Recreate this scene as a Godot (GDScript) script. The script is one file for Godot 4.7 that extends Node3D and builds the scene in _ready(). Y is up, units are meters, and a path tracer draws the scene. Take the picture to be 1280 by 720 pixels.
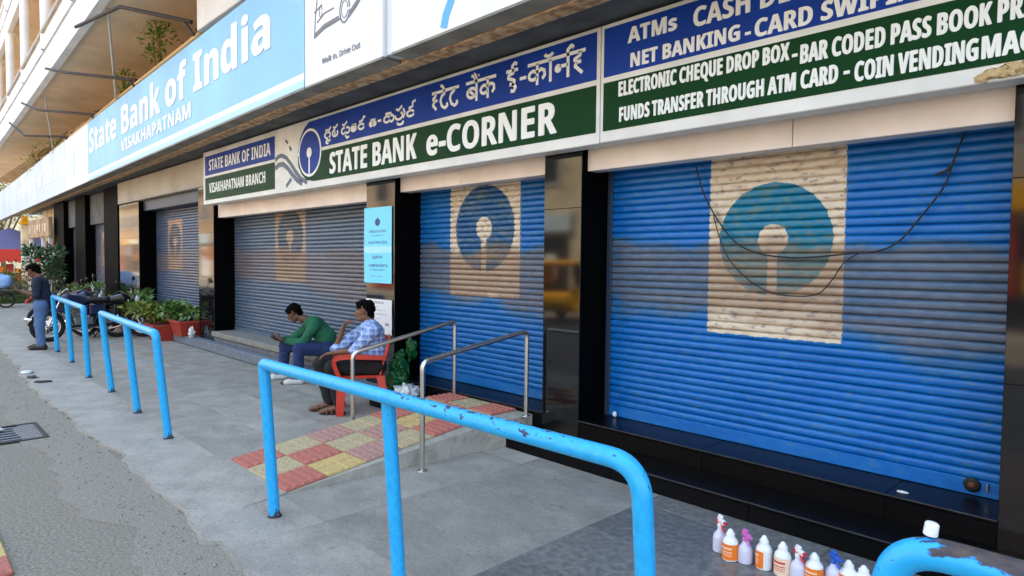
extends Node3D

# ------------------------------------------------------------------ mesh collector
class MB:
	var v := PackedVector3Array()
	var n := PackedVector3Array()
	var uv := PackedVector2Array()
	var c := PackedColorArray()
	var ix := PackedInt32Array()
	var col := Color(1, 1, 1)

	func tri(a: Vector3, b: Vector3, d: Vector3, out := Vector3.ZERO) -> void:
		var nn := (d - a).cross(b - a)
		if nn.length_squared() < 1e-16:
			return
		nn = nn.normalized()
		if out != Vector3.ZERO and nn.dot(out) < 0.0:
			var t := b
			b = d
			d = t
			nn = -nn
		var k := v.size()
		v.append(a); v.append(b); v.append(d)
		for i in 3:
			n.append(nn); c.append(col)
		uv.append(Vector2(a.z, -a.y)); uv.append(Vector2(b.z, -b.y)); uv.append(Vector2(d.z, -d.y))
		ix.append(k); ix.append(k + 1); ix.append(k + 2)

	func quad(a: Vector3, b: Vector3, d: Vector3, e: Vector3, out := Vector3.ZERO) -> void:
		tri(a, b, d, out)
		tri(a, d, e, out)

	# chamfered box between two corners
	func box(lo: Vector3, hi: Vector3, bev := 0.0, xf := Transform3D()) -> void:
		var ctr := xf * ((lo + hi) / 2)
		var P := func(i: int, ax: int) -> Vector3:
			var p := Vector3(hi.x if i & 1 else lo.x, hi.y if i & 2 else lo.y, hi.z if i & 4 else lo.z)
			for k in 3:
				if k != ax:
					p[k] += -bev if i & (1 << k) else bev
			return xf * p
		for ax in 3:
			var a: int = 1 << ax
			var b: int = 1 << ((ax + 1) % 3)
			var d: int = 1 << ((ax + 2) % 3)
			for s in 2:
				var o: int = a if s else 0
				var q0: Vector3 = P.call(o, ax)
				var q2: Vector3 = P.call(o + b + d, ax)
				quad(q0, P.call(o + b, ax), q2, P.call(o + d, ax), (q0 + q2) / 2 - ctr)
			if bev > 0.0:
				for s in 4:  # edges along ax
					var o: int = (b if s & 1 else 0) + (d if s & 2 else 0)
					var e0: Vector3 = P.call(o, (ax + 1) % 3)
					var e1: Vector3 = P.call(o + a, (ax + 2) % 3)
					quad(e0, P.call(o + a, (ax + 1) % 3), e1, P.call(o, (ax + 2) % 3), (e0 + e1) / 2 - ctr)
		if bev > 0.0:
			for i in 8:
				var c0: Vector3 = P.call(i, 0)
				tri(c0, P.call(i, 1), P.call(i, 2), c0 - ctr)

	# eight free corners: bottom four then top four, each in ring order
	func hexa(p: Array) -> void:
		var ctr := Vector3.ZERO
		for q in p:
			ctr += q / 8.0
		for f in [[0, 1, 2, 3], [4, 5, 6, 7], [0, 1, 5, 4], [1, 2, 6, 5], [2, 3, 7, 6], [3, 0, 4, 7]]:
			var m: Vector3 = (p[f[0]] + p[f[1]] + p[f[2]] + p[f[3]]) / 4.0
			quad(p[f[0]], p[f[1]], p[f[2]], p[f[3]], m - ctr)

	# smooth patch of points, rows x cols
	func grid(P: PackedVector3Array, rows: int, cols: int, wrap := false, flip := false, usc := 1.0, vsc := 1.0) -> void:
		var k := v.size()
		var N := PackedVector3Array()
		N.resize(rows * cols)
		var cc := cols if wrap else cols - 1
		for i in rows - 1:
			for j in cc:
				var a := i * cols + j
				var b := i * cols + (j + 1) % cols
				var d := a + cols
				var e := b + cols
				var nn := (P[e] - P[a]).cross(P[b] - P[d]) * (-1.0 if flip else 1.0)
				N[a] += nn; N[b] += nn; N[d] += nn; N[e] += nn
				if flip:
					ix.append_array([k + a, k + d, k + b, k + b, k + d, k + e])
				else:
					ix.append_array([k + a, k + b, k + d, k + b, k + e, k + d])
		for i in rows:
			for j in cols:
				v.append(P[i * cols + j])
				n.append(N[i * cols + j].normalized())
				uv.append(Vector2(usc * j / float(cc), vsc * i / float(rows - 1)))
				c.append(col)

	# round bar along a path; r may be one radius or one per point
	func tube(path: Array, r, segs := 10, caps := true, usc := 1.0, vsc := 1.0) -> void:
		var m := path.size()
		var P := PackedVector3Array()
		var N := PackedVector3Array()
		var UV := PackedVector2Array()
		var t0: Vector3 = (path[1] - path[0]).normalized()
		var up := Vector3.UP if absf(t0.y) < 0.9 else Vector3.RIGHT
		var x := t0.cross(up).normalized()
		var y := x.cross(t0)
		var k := v.size()
		var len := 0.0
		var prev := t0
		for i in m:
			var t: Vector3
			if i == 0: t = t0
			elif i == m - 1: t = (path[i] - path[i - 1]).normalized()
			else: t = ((path[i] - path[i - 1]).normalized() + (path[i + 1] - path[i]).normalized()).normalized()
			if i > 0:
				len += (path[i] - path[i - 1]).length()
				var ax := prev.cross(t)
				if ax.length() > 1e-6:
					var q := Quaternion(ax.normalized(), prev.angle_to(t))
					x = q * x
					y = q * y
				prev = t
			var rr: float = r[i] if r is Array else r
			if i > 0 and i < m - 1:
				var ca := (path[i] - path[i - 1]).normalized().dot(t) as float
				rr /= 1.0 if ca > 0.999 else 1.0
			for j in segs + 1:
				var a := TAU * j / segs
				var nn := x * cos(a) + y * sin(a)
				v.append(path[i] + nn * rr)
				n.append(nn)
				uv.append(Vector2(len * usc, vsc * j / float(segs)))
				c.append(col)
		for i in m - 1:
			for j in segs:
				var a := k + i * (segs + 1) + j
				var d := a + segs + 1
				ix.append_array([a, a + 1, d, a + 1, d + 1, d])
		if caps:
			for e in [0, m - 1]:
				var o: Vector3 = (path[0] - path[1]) if e == 0 else (path[m - 1] - path[m - 2])
				for j in segs:
					tri(path[e], v[k + e * (segs + 1) + j], v[k + e * (segs + 1) + j + 1], o)

	# turned shape: profile of (radius, height)
	func lathe(prof: Array, at: Vector3, segs := 20, xf := Basis(), sx := 1.0, sz := 1.0) -> void:
		var P := PackedVector3Array()
		for p in prof:
			for j in segs:
				var a := TAU * j / segs
				P.append(at + xf * Vector3(cos(a) * p.x * sx, p.y, sin(a) * p.x * sz))
		grid(P, prof.size(), segs, true, true)

	# outline in (z, y), given thickness along x
	func plate(poly: PackedVector2Array, x0: float, x1: float) -> void:
		var tr := Geometry2D.triangulate_polygon(poly)
		for i in range(0, tr.size(), 3):
			for e in [[x0, -1.0], [x1, 1.0]]:
				var q := []
				for k in 3:
					var p := poly[tr[i + k]]
					q.append(Vector3(e[0], p.y, p.x))
				tri(q[0], q[1], q[2], Vector3(e[1] * signf(x1 - x0), 0, 0))
		var area := 0.0
		var m := poly.size()
		for i in m:
			area += poly[i].cross(poly[(i + 1) % m])
		for i in m:
			var a := poly[i]
			var b := poly[(i + 1) % m]
			var o := (b - a).orthogonal() * (1.0 if area < 0 else -1.0)
			quad(Vector3(x0, a.y, a.x), Vector3(x0, b.y, b.x), Vector3(x1, b.y, b.x), Vector3(x1, a.y, a.x), Vector3(0, o.y, o.x) * -1.0)

	# outline in (x, z), given thickness along y
	func slab(poly: PackedVector2Array, y0: float, y1: float) -> void:
		var tr := Geometry2D.triangulate_polygon(poly)
		for i in range(0, tr.size(), 3):
			for e in [[y0, -1.0], [y1, 1.0]]:
				var q := []
				for k in 3:
					var p := poly[tr[i + k]]
					q.append(Vector3(p.x, e[0], p.y))
				tri(q[0], q[1], q[2], Vector3(0, e[1], 0))
		var ctr := Vector2.ZERO
		for p in poly:
			ctr += p / poly.size()
		var m := poly.size()
		for i in m:
			var a := poly[i]
			var b := poly[(i + 1) % m]
			var o := (a + b) / 2 - ctr
			quad(Vector3(a.x, y0, a.y), Vector3(b.x, y0, b.y), Vector3(b.x, y1, b.y), Vector3(a.x, y1, a.y), Vector3(o.x, 0, o.y))

	# flat painted stroke of width w on the plane x, following points (z, y)
	func stroke(pts: PackedVector2Array, w: float, x: float, t := 0.004) -> void:
		for pg in Geometry2D.offset_polyline(pts, w / 2, Geometry2D.JOIN_ROUND, Geometry2D.END_ROUND):
			if not Geometry2D.is_polygon_clockwise(pg):
				plate(pg, x, x - t)

	func ball(at: Vector3, r: Vector3, segs := 14, xf := Basis(), bump := 0.0, seed_ := 1) -> void:
		var P := PackedVector3Array()
		var ns := FastNoiseLite.new()
		ns.seed = seed_
		ns.frequency = 1.3
		var rows := segs / 2 + 1
		for i in rows:
			var a := PI * i / (rows - 1)
			for j in segs:
				var b := TAU * j / segs
				var d := Vector3(sin(a) * cos(b), cos(a), sin(a) * sin(b))
				var k := 1.0
				if bump > 0.0: k += bump * ns.get_noise_3dv(d * 1.6)
				P.append(at + xf * (d * r * k))
		grid(P, rows, segs, true, false)

	func ring(at: Vector3, R: float, r: float, axis: Vector3, segs := 28, sec := 8, from := 0.0, to := TAU) -> void:
		var u := axis.cross(Vector3.UP if absf(axis.y) < 0.9 else Vector3.RIGHT).normalized()
		var w := axis.cross(u)
		var path := []
		for i in segs + 1:
			var a := lerpf(from, to, i / float(segs))
			path.append(at + (u * cos(a) + w * sin(a)) * R)
		tube(path, r, sec, to - from < 6.2)

	func mesh(off: Vector3) -> ArrayMesh:
		var a := []
		a.resize(Mesh.ARRAY_MAX)
		var w := v.duplicate()
		if off != Vector3.ZERO:
			for i in w.size():
				w[i] -= off
		a[Mesh.ARRAY_VERTEX] = w
		a[Mesh.ARRAY_NORMAL] = n
		a[Mesh.ARRAY_TEX_UV] = uv
		a[Mesh.ARRAY_COLOR] = c
		a[Mesh.ARRAY_INDEX] = ix
		var m := ArrayMesh.new()
		m.add_surface_from_arrays(Mesh.PRIMITIVE_TRIANGLES, a)
		return m

# ------------------------------------------------------------------ distance field that becomes one skin
class Field:
	var o: Vector3
	var h: float
	var nx: int
	var ny: int
	var nz: int
	var d := PackedFloat32Array()

	func _init(lo: Vector3, hi: Vector3, cell: float) -> void:
		o = lo
		h = cell
		nx = int((hi.x - lo.x) / cell) + 2
		ny = int((hi.y - lo.y) / cell) + 2
		nz = int((hi.z - lo.z) / cell) + 2
		d.resize(nx * ny * nz)
		d.fill(1.0)

	func bone(a: Vector3, b: Vector3, ra: float, rb: float, k := 0.03, flat := Vector3.ONE) -> void:
		# flat squashes the round section: a scale per axis
		var m := maxf(ra, rb) * maxf(1.0, maxf(flat.x, maxf(flat.y, flat.z))) + k + 1.5 * h
		var lo := (a.min(b) - Vector3.ONE * m - o) / h
		var hi := (a.max(b) + Vector3.ONE * m - o) / h
		var inv := Vector3.ONE / flat
		var fm := minf(flat.x, minf(flat.y, flat.z))
		var aa := a * inv
		var ab := (b - a) * inv
		var l2 := maxf(ab.length_squared(), 1e-9)
		for z in range(maxi(0, int(lo.z)), mini(nz, int(hi.z) + 2)):
			for y in range(maxi(0, int(lo.y)), mini(ny, int(hi.y) + 2)):
				var row := (z * ny + y) * nx
				for x in range(maxi(0, int(lo.x)), mini(nx, int(hi.x) + 2)):
					var p := (o + Vector3(x, y, z) * h) * inv - aa
					var t := clampf(p.dot(ab) / l2, 0.0, 1.0)
					var q := ((p - ab * t).length() - lerpf(ra, rb, t)) * fm
					var e := d[row + x]
					var g := maxf(k - absf(q - e), 0.0)
					d[row + x] = minf(q, e) - g * g / (4.0 * k)

	func rough(amp: float, freq: float, sd: int, stretch := Vector3.ONE) -> void:
		var ns := FastNoiseLite.new()
		ns.seed = sd
		ns.frequency = freq
		for z in nz:
			for y in ny:
				var row := (z * ny + y) * nx
				for x in nx:
					if absf(d[row + x]) < 0.04:
						d[row + x] += amp * ns.get_noise_3dv((o + Vector3(x, y, z) * h) * stretch)

	func cut_below(yc: float) -> void:
		for z in nz:
			for y in ny:
				var row := (z * ny + y) * nx
				var q := yc - (o.y + y * h)
				for x in nx:
					d[row + x] = maxf(d[row + x], q)

	func skin(mb: MB) -> void:
		var at := {}
		var sx := 1
		var sy := nx
		var sz := nx * ny
		var base := mb.v.size()
		var edges := [[0, 1], [2, 3], [4, 5], [6, 7], [0, 2], [1, 3], [4, 6], [5, 7], [0, 4], [1, 5], [2, 6], [3, 7]]
		var off := [0, sx, sy, sx + sy, sz, sz + sx, sz + sy, sz + sx + sy]
		for z in nz - 1:
			for y in ny - 1:
				var row := (z * ny + y) * nx
				for x in nx - 1:
					var i := row + x
					var d0 := d[i]
					if absf(d0) > 2.5 * h:
						continue
					var cnt := 0
					for k in 8:
						if d[i + off[k]] < 0.0: cnt += 1
					if cnt == 0 or cnt == 8:
						continue
					var s := Vector3.ZERO
					var m := 0
					for e in edges:
						var a := d[i + off[e[0]]]
						var b := d[i + off[e[1]]]
						if (a < 0.0) != (b < 0.0):
							var t := a / (a - b)
							var p0 := Vector3(e[0] & 1, (e[0] >> 1) & 1, e[0] >> 2)
							var p1 := Vector3(e[1] & 1, (e[1] >> 1) & 1, e[1] >> 2)
							s += p0.lerp(p1, t)
							m += 1
					s /= m
					at[i] = mb.v.size()
					mb.v.append(o + (Vector3(x, y, z) + s) * h)
					var g := Vector3(
						d[i + 1] + d[i + 1 + sy] + d[i + 1 + sz] + d[i + 1 + sy + sz] - d[i] - d[i + sy] - d[i + sz] - d[i + sy + sz],
						d[i + sy] + d[i + sy + 1] + d[i + sy + sz] + d[i + sy + sz + 1] - d[i] - d[i + 1] - d[i + sz] - d[i + sz + 1],
						d[i + sz] + d[i + sz + 1] + d[i + sz + sy] + d[i + sz + sy + 1] - d[i] - d[i + 1] - d[i + sy] - d[i + sy + 1])
					mb.n.append(g.normalized())
					mb.uv.append(Vector2(o.x + x * h, o.y + y * h))
					mb.c.append(mb.col)
		for i in at:
			var pairs := [[sx, sy, sz], [sy, sz, sx], [sz, sx, sy]]
			for q in pairs:
				if i + q[0] >= d.size() or (d[i] < 0.0) == (d[i + q[0]] < 0.0):
					continue
				var a: int = i
				var b: int = i - q[1]
				var e: int = i - q[2]
				var f: int = i - q[1] - q[2]
				if not (at.has(b) and at.has(e) and at.has(f)):
					continue
				if d[i] >= 0.0:
					mb.ix.append_array([at[a], at[b], at[f], at[a], at[f], at[e]])
				else:
					mb.ix.append_array([at[a], at[f], at[b], at[a], at[e], at[f]])

# ------------------------------------------------------------------ naming
var used := {}
var M := {}
var rng := RandomNumberGenerator.new()

func numbered(called: String) -> String:
	var k: int = used.get(called, 0)
	used[called] = k + 1
	return called if k == 0 else "%s_%03d" % [called, k]

func tag(o: Node, label: String, category := "", group := "", kind := "") -> Node:
	if label: o.set_meta("label", label)
	if category: o.set_meta("category", category)
	if group: o.set_meta("group", group)
	if kind: o.set_meta("kind", kind)
	return o

func thing(called: String, label: String, category: String, at := Vector3.ZERO, group := "") -> Node3D:
	var o := Node3D.new()
	o.name = numbered(called)
	add_child(o)
	o.position = at
	tag(o, label, category, group)
	return o

func origin(p: Node) -> Vector3:
	var s := Vector3.ZERO
	while p is Node3D and p != self:
		s += p.position
		p = p.get_parent()
	return s

# vertices are given in the place's own metres; the node sits at its middle foot
func obj(called: String, mb: MB, mat: Material, parent: Node = null) -> MeshInstance3D:
	var par: Node = parent if parent else self
	var o := MeshInstance3D.new()
	if par == self:
		o.name = numbered(called)
	else:
		var k := 0
		var nm := called
		while par.has_node(nm):
			k += 1
			nm = "%s_%03d" % [called, k]
		o.name = nm
	par.add_child(o)
	var lo := Vector3.ONE * 1e9
	var hi := -lo
	for p in mb.v:
		lo = lo.min(p)
		hi = hi.max(p)
	var at := Vector3((lo.x + hi.x) / 2, lo.y, (lo.z + hi.z) / 2)
	o.position = at - origin(par)
	o.mesh = mb.mesh(at)
	o.material_override = mat
	return o

func struct(called: String, mb: MB, mat: Material, kind := "structure") -> MeshInstance3D:
	var o := obj(called, mb, mat)
	o.set_meta("kind", kind)
	return o

var piece_count := {}
func piece(called: String, mesh: Mesh, at: Vector3, mat: Material, parent: Node) -> MeshInstance3D:
	var o := MeshInstance3D.new()
	var key := [parent, called]
	var k: int = piece_count.get(key, 0)
	piece_count[key] = k + 1
	o.name = called if k == 0 else "%s_%03d" % [called, k]
	parent.add_child(o, true)
	o.position = at - origin(parent)
	o.mesh = mesh
	o.material_override = mat
	return o

# ------------------------------------------------------------------ materials
func L(r: float, g: float, b: float) -> Color:
	return Color(r, g, b).linear_to_srgb()

func S(r: int, g: int, b: int) -> Color:
	return Color(r / 255.0, g / 255.0, b / 255.0)

func noise(freq: float, sd: int, octaves := 4, kind := FastNoiseLite.TYPE_SIMPLEX_SMOOTH) -> FastNoiseLite:
	var f := FastNoiseLite.new()
	f.noise_type = kind
	f.seed = sd
	f.frequency = freq
	f.fractal_octaves = octaves
	return f

func ntex(freq: float, sd: int, stops: Array, size := 512, octaves := 4, kind := FastNoiseLite.TYPE_SIMPLEX_SMOOTH) -> NoiseTexture2D:
	var t := NoiseTexture2D.new()
	t.width = size
	t.height = size
	t.seamless = true
	t.noise = noise(freq, sd, octaves, kind)
	var g := Gradient.new()
	g.offsets = PackedFloat32Array(stops.map(func(s): return s[0]))
	g.colors = PackedColorArray(stops.map(func(s): return s[1]))
	t.color_ramp = g
	return t

func nnorm(freq: float, sd: int, bump := 4.0, size := 512, octaves := 4) -> NoiseTexture2D:
	var t := NoiseTexture2D.new()
	t.width = size
	t.height = size
	t.seamless = true
	t.noise = noise(freq, sd, octaves)
	t.as_normal_map = true
	t.bump_strength = bump
	return t

func mat(called: String, c: Color, rough := 0.7, metal := 0.0) -> StandardMaterial3D:
	var m := StandardMaterial3D.new()
	m.resource_name = called
	m.albedo_color = c
	m.roughness = rough
	m.metallic = metal
	M[called] = m
	return m

func tri(m: StandardMaterial3D, scale: float, alb: Texture2D = null, nrm: Texture2D = null, nstr := 1.0, rgh: Texture2D = null) -> StandardMaterial3D:
	m.uv1_triplanar = true
	m.uv1_world_triplanar = true
	m.uv1_scale = Vector3.ONE * scale
	if alb: m.albedo_texture = alb
	if nrm:
		m.normal_enabled = true
		m.normal_texture = nrm
		m.normal_scale = nstr
	if rgh:
		m.roughness_texture = rgh
		m.roughness = 1.0
	return m

func grey(a: float) -> Color:
	return Color(a, a, a)

func make_materials() -> void:
	var n_fine := nnorm(0.05, 3, 3.0)
	var n_mid := nnorm(0.015, 5, 4.0)
	var r_var := ntex(0.012, 9, [[0.2, grey(0.12)], [0.8, grey(0.42)]])
	var blot := ntex(0.008, 11, [[0.25, grey(0.80)], [0.5, grey(0.92)], [0.75, grey(1.0)]], 512, 5)
	M.n_fine = n_fine
	M.n_mid = n_mid
	M.blot = blot
	var clean := ntex(0.005, 13, [[0.25, grey(0.93)], [0.75, grey(1.0)]], 512, 4)
	# ground
	var conc := ntex(0.01, 21, [[0.2, S(188, 189, 186)], [0.5, S(200, 200, 197)], [0.8, S(209, 209, 205)]], 1024, 6)
	var worn := worn_concrete()
	tri(mat("paving_light", Color(0.80, 0.775, 0.74), 0.7), 0.35, worn, n_fine, 0.35)
	tri(mat("paving_pale", Color(0.83, 0.805, 0.77), 0.7), 0.29, worn, n_fine, 0.35)
	M.paving_pale.uv1_offset = Vector3(0.37, 0.2, 0.61)
	tri(mat("paving_soft", Color(0.735, 0.715, 0.685), 0.65), 0.33, worn, n_fine, 0.35)
	tri(mat("paving_mid", Color(0.775, 0.752, 0.718), 0.7), 0.41, worn, n_fine, 0.35)
	M.paving_mid.uv1_offset = Vector3(0.13, 0.5, 0.83)
	var dk := ntex(0.03, 23, [[0.2, S(116, 116, 115)], [0.5, S(132, 131, 129)], [0.85, S(150, 149, 146)]], 1024, 6)
	tri(mat("paving_dark", grey(0.92), 0.35), 0.5, dk, n_fine, 0.3)
	tri(mat("paving_dark_b", grey(0.85), 0.35), 0.5, dk, n_fine, 0.3)
	var asp := ntex(0.06, 31, [[0.15, S(130, 129, 124)], [0.45, S(164, 162, 156)], [0.7, S(176, 174, 169)], [0.95, S(194, 191, 185)]], 1024, 6)
	tri(mat("asphalt", Color(0.82, 0.785, 0.735), 0.9), 0.6, asp, n_fine, 0.25)
	var grv := ntex(0.09, 33, [[0.2, S(112, 108, 98)], [0.45, S(146, 143, 133)], [0.75, S(166, 162, 152)], [0.95, S(190, 186, 176)]], 1024, 5)
	tri(mat("gravel", Color(0.97, 0.945, 0.93), 0.95), 0.8, grv, n_fine, 0.7)
	tri(mat("dust", S(150, 142, 128), 0.95), 0.2, conc, n_fine, 0.5)
	# building
	var gran := ntex(0.12, 41, [[0.3, S(14, 14, 16)], [0.62, S(22, 22, 24)], [0.8, S(36, 36, 39)]], 512, 3)
	var g := tri(mat("granite", grey(0.9), 0.06), 1.2, gran)
	g.metallic_specular = 0.6
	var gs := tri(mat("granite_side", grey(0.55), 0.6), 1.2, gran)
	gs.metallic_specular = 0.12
	var gb := tri(mat("granite_step", grey(0.7), 0.3), 1.2, gran)
	gb.metallic_specular = 0.28
	tri(mat("granite_edge", S(70, 70, 72), 0.3), 1.2, blot)
	var pl := ntex(0.006, 51, [[0.2, S(212, 200, 182)], [0.55, S(226, 216, 200)], [0.85, S(236, 228, 214)]], 512, 6)
	tri(mat("cream_metal", S(248, 234, 222), 0.45), 0.4, clean, n_mid, 0.08)
	tri(mat("cream_wall", grey(0.82), 0.8), 0.3, pl, n_fine, 0.3)
	tri(mat("tan_wall", S(196, 164, 128), 0.85), 0.3, blot, n_fine, 0.3)
	tri(mat("tan_soffit", S(240, 212, 176), 0.85), 0.22, clean, n_mid, 0.3)
	tri(mat("white_wall", S(248, 248, 246), 0.75), 0.25, clean, n_fine, 0.25)
	tri(mat("orange_wall", S(240, 208, 172), 0.8), 0.25, blot)
	tri(mat("cement", S(214, 208, 196), 0.85), 0.5, conc, n_fine, 0.8)
	tri(mat("cement_sill", S(172, 170, 164), 0.85), 0.5, conc, n_fine, 0.8)
	tri(mat("cement_blue", S(146, 156, 172), 0.85), 0.5, conc, n_fine, 0.8)
	tri(mat("soffit_dark", S(92, 96, 98), 0.7), 0.4, blot)
	tri(mat("soffit_grey", S(150, 146, 134), 0.6), 0.4, blot)
	var wood := ntex(0.02, 55, [[0.2, S(150, 110, 74)], [0.5, S(196, 160, 118)], [0.8, S(216, 184, 146)]], 512, 5)
	tri(mat("tan_beam", grey(1), 0.7), 0.6, wood, n_mid, 0.3)
	mat("dark_interior", S(18, 18, 20), 0.6)
	mat("housing_blue", S(44, 58, 76), 0.45)
	# signs
	mat("sign_blue", S(10, 62, 160), 0.5).metallic_specular = 0.3
	tri(M.sign_blue, 0.5, clean)
	mat("sign_green", S(2, 62, 26), 0.5).metallic_specular = 0.25
	tri(M.sign_green, 0.5, clean)
	tri(mat("sign_white", S(236, 238, 232), 0.45), 0.5, clean)
	mat("letter_white", S(240, 244, 240), 0.4)
	mat("sign_wave", S(58, 74, 104), 0.4)
	tri(mat("banner_blue", S(150, 212, 252), 0.45), 0.15, clean, n_mid, 0.12)
	tri(mat("banner_white", S(250, 252, 253), 0.45), 0.15, clean, n_mid, 0.1)
	tri(mat("banner_pale", S(222, 238, 250), 0.45), 0.15, clean, n_mid, 0.1)
	mat("banner_letter", S(248, 250, 252), 0.5)
	mat("banner_stripe", S(186, 226, 250), 0.45)
	mat("pencil_grey", S(128, 130, 136), 0.7)
	mat("banner_cyan", S(90, 176, 226), 0.45)
	mat("alu", S(200, 204, 206), 0.4, 0.6)
	# metal
	var st := mat("steel", S(206, 204, 198), 0.28, 1.0)
	tri(st, 3.0, null, n_fine, 0.1)
	mat("dark_iron", S(58, 48, 44), 0.6, 0.3)
	mat("pole_gold", S(206, 170, 110), 0.6)
	mat("cable", S(36, 34, 34), 0.7)
	mat("cable_pale", S(130, 128, 124), 0.7)
	mat("black_rubber", S(22, 22, 23), 0.85)
	mat("black_paint", S(16, 17, 20), 0.25)
	mat("black_vinyl", S(28, 29, 32), 0.5)
	mat("chrome", S(225, 226, 228), 0.15, 1.0)
	mat("engine", S(120, 122, 124), 0.45, 0.7)
	mat("lamp_glass", S(226, 230, 232), 0.1)
	mat("bike_red", S(60, 12, 14), 0.3)
	mat("bike_blue", S(24, 34, 72), 0.25)
	# tiles
	var tn := ntex(0.05, 61, [[0.2, grey(0.82)], [0.6, grey(0.94)], [0.9, grey(1.0)]], 512, 5)
	M.tn = tn
	tri(mat("tile_red", S(196, 118, 102), 0.8), 1.0, tn, n_fine, 0.6)
	tri(mat("tile_pink", S(188, 144, 132), 0.85), 1.0, tn, n_fine, 0.6)
	tri(mat("tile_yellow", S(218, 188, 122), 0.8), 1.0, tn, n_fine, 0.6)
	tri(mat("tile_sand", S(202, 182, 142), 0.85), 1.0, tn, n_fine, 0.6)
	# people
	mat("skin", S(122, 82, 60), 0.55)
	M.skin.subsurf_scatter_enabled = true
	M.skin.subsurf_scatter_strength = 0.1
	mat("skin_dark", S(104, 68, 50), 0.55)
	mat("hair", S(12, 10, 9), 0.8).metallic_specular = 0.15
	mat("eye_white", S(220, 214, 206), 0.3)
	mat("eye_dark", S(20, 14, 12), 0.2)
	var cl := ntex(0.2, 71, [[0.3, grey(0.86)], [0.7, grey(1.0)]], 256, 3)
	tri(mat("green_shirt", S(36, 108, 76), 0.9), 4.0, cl)
	tri(mat("navy_shirt", S(30, 42, 66), 0.9), 4.0, cl)
	tri(mat("jeans", S(92, 124, 172), 0.9), 4.0, cl)
	tri(mat("jeans_dark", S(40, 58, 104), 0.9), 4.0, cl)
	tri(mat("black_trousers", S(26, 26, 29), 0.85), 4.0, cl)
	var chk := Image.create(64, 64, false, Image.FORMAT_RGB8)
	for y in 64:
		for x in 64:
			var cc := S(150, 178, 226)
			if (x / 8) % 4 == 0 or (y / 8) % 4 == 0: cc = S(92, 122, 186)
			if (x / 4) % 8 == 4 or (y / 4) % 8 == 5: cc = S(214, 226, 244)
			chk.set_pixel(x, y, cc)
	tri(mat("check_shirt", grey(1), 0.9), 8.0, ImageTexture.create_from_image(chk))
	mat("shoe_white", S(214, 214, 212), 0.6)
	mat("shoe_dark", S(30, 28, 28), 0.6)
	mat("strap_tan", S(120, 84, 58), 0.7)
	mat("phone", S(20, 20, 22), 0.15)
	# plastics
	mat("plastic_red", S(208, 62, 42), 0.35)
	mat("plastic_white", S(238, 240, 242), 0.35)
	mat("plastic_lilac", S(214, 216, 236), 0.35)
	mat("label_orange", S(248, 126, 26), 0.45)
	mat("label_peach", S(246, 214, 186), 0.45)
	mat("trigger_pink", S(214, 110, 190), 0.35)
	mat("trigger_red", S(214, 32, 60), 0.35)
	mat("trigger_blue", S(40, 96, 196), 0.35)
	mat("bag_green", S(14, 88, 34), 0.35)
	mat("bag_white", S(226, 228, 224), 0.45)
	mat("pot_red", S(164, 52, 36), 0.6)
	tri(mat("soil", S(70, 52, 40), 0.95), 1.0, tn)
	var lf := mat("leaf", grey(1), 0.5)
	lf.vertex_color_use_as_albedo = true
	lf.backlight_enabled = true
	lf.backlight = Color(0.08, 0.12, 0.02)
	mat("stem", S(90, 80, 50), 0.85)
	mat("tent_blue", S(104, 106, 150), 0.7)
	mat("tent_red", S(206, 60, 46), 0.7)
	tri(mat("yellow_wall", S(238, 222, 184), 0.8), 0.3, blot)
	mat("paper", S(232, 232, 230), 0.8)
	mat("glass_dark", S(40, 48, 56), 0.08)
	mat("cloth_sky", S(146, 184, 236), 0.7)
	mat("auto_yellow", S(240, 176, 24), 0.35)
	mat("green_paint", S(30, 110, 60), 0.4)

# trodden concrete: cloudy tone, small dark spots, pits and a few hair cracks
func worn_concrete() -> ImageTexture:
	var W := 1024
	var b := PackedByteArray()
	b.resize(W * W * 3)
	var n1 := noise(0.006, 401, 5)
	var n2 := noise(0.11, 402, 3)
	var n3 := noise(0.02, 403, 3, FastNoiseLite.TYPE_CELLULAR)
	n3.cellular_return_type = FastNoiseLite.RETURN_DISTANCE2_SUB
	n3.frequency = 0.006
	n3.domain_warp_enabled = true
	n3.domain_warp_amplitude = 30.0
	for j in W:
		var wj := minf(1.0, minf(j, W - 1 - j) / 60.0)
		for i in W:
			var w := minf(wj, minf(i, W - 1 - i) / 60.0)
			var v := 0.775 + w * 0.11 * n1.get_noise_2d(i, j) + 0.075 * n2.get_noise_2d(i, j)
			if n3.get_noise_2d(i, j) < -0.985:
				v -= 0.10 * w
			var k := (j * W + i) * 3
			b[k] = clampi(int(v * 255), 0, 255)
			b[k + 1] = clampi(int(v * 254), 0, 255)
			b[k + 2] = clampi(int(v * 250), 0, 255)
	var im := Image.create_from_data(W, W, false, Image.FORMAT_RGB8, b)
	var r := RandomNumberGenerator.new()
	r.seed = 9
	for q in 420:
		var rad := r.randi_range(1, 3) if q > 60 else r.randi_range(3, 8)
		var cx := r.randi_range(10, W - 11)
		var cy := r.randi_range(10, W - 11)
		var amt := r.randf_range(0.06, 0.3)
		var pale := r.randf() < 0.2
		for y in range(-rad, rad + 1):
			for x in range(-rad, rad + 1):
				var d := sqrt(x * x + y * y) / rad + 0.3 * n2.get_noise_2d(cx + x * 9, cy + y * 9)
				if d < 1.0:
					var c := im.get_pixel(cx + x, cy + y)
					im.set_pixel(cx + x, cy + y, c.lerp(Color(0.9, 0.9, 0.88) if pale else Color(0.25, 0.24, 0.22), amt * minf(1.0, (1.0 - d) * 3.0)))
	return ImageTexture.create_from_image(im)

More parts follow.
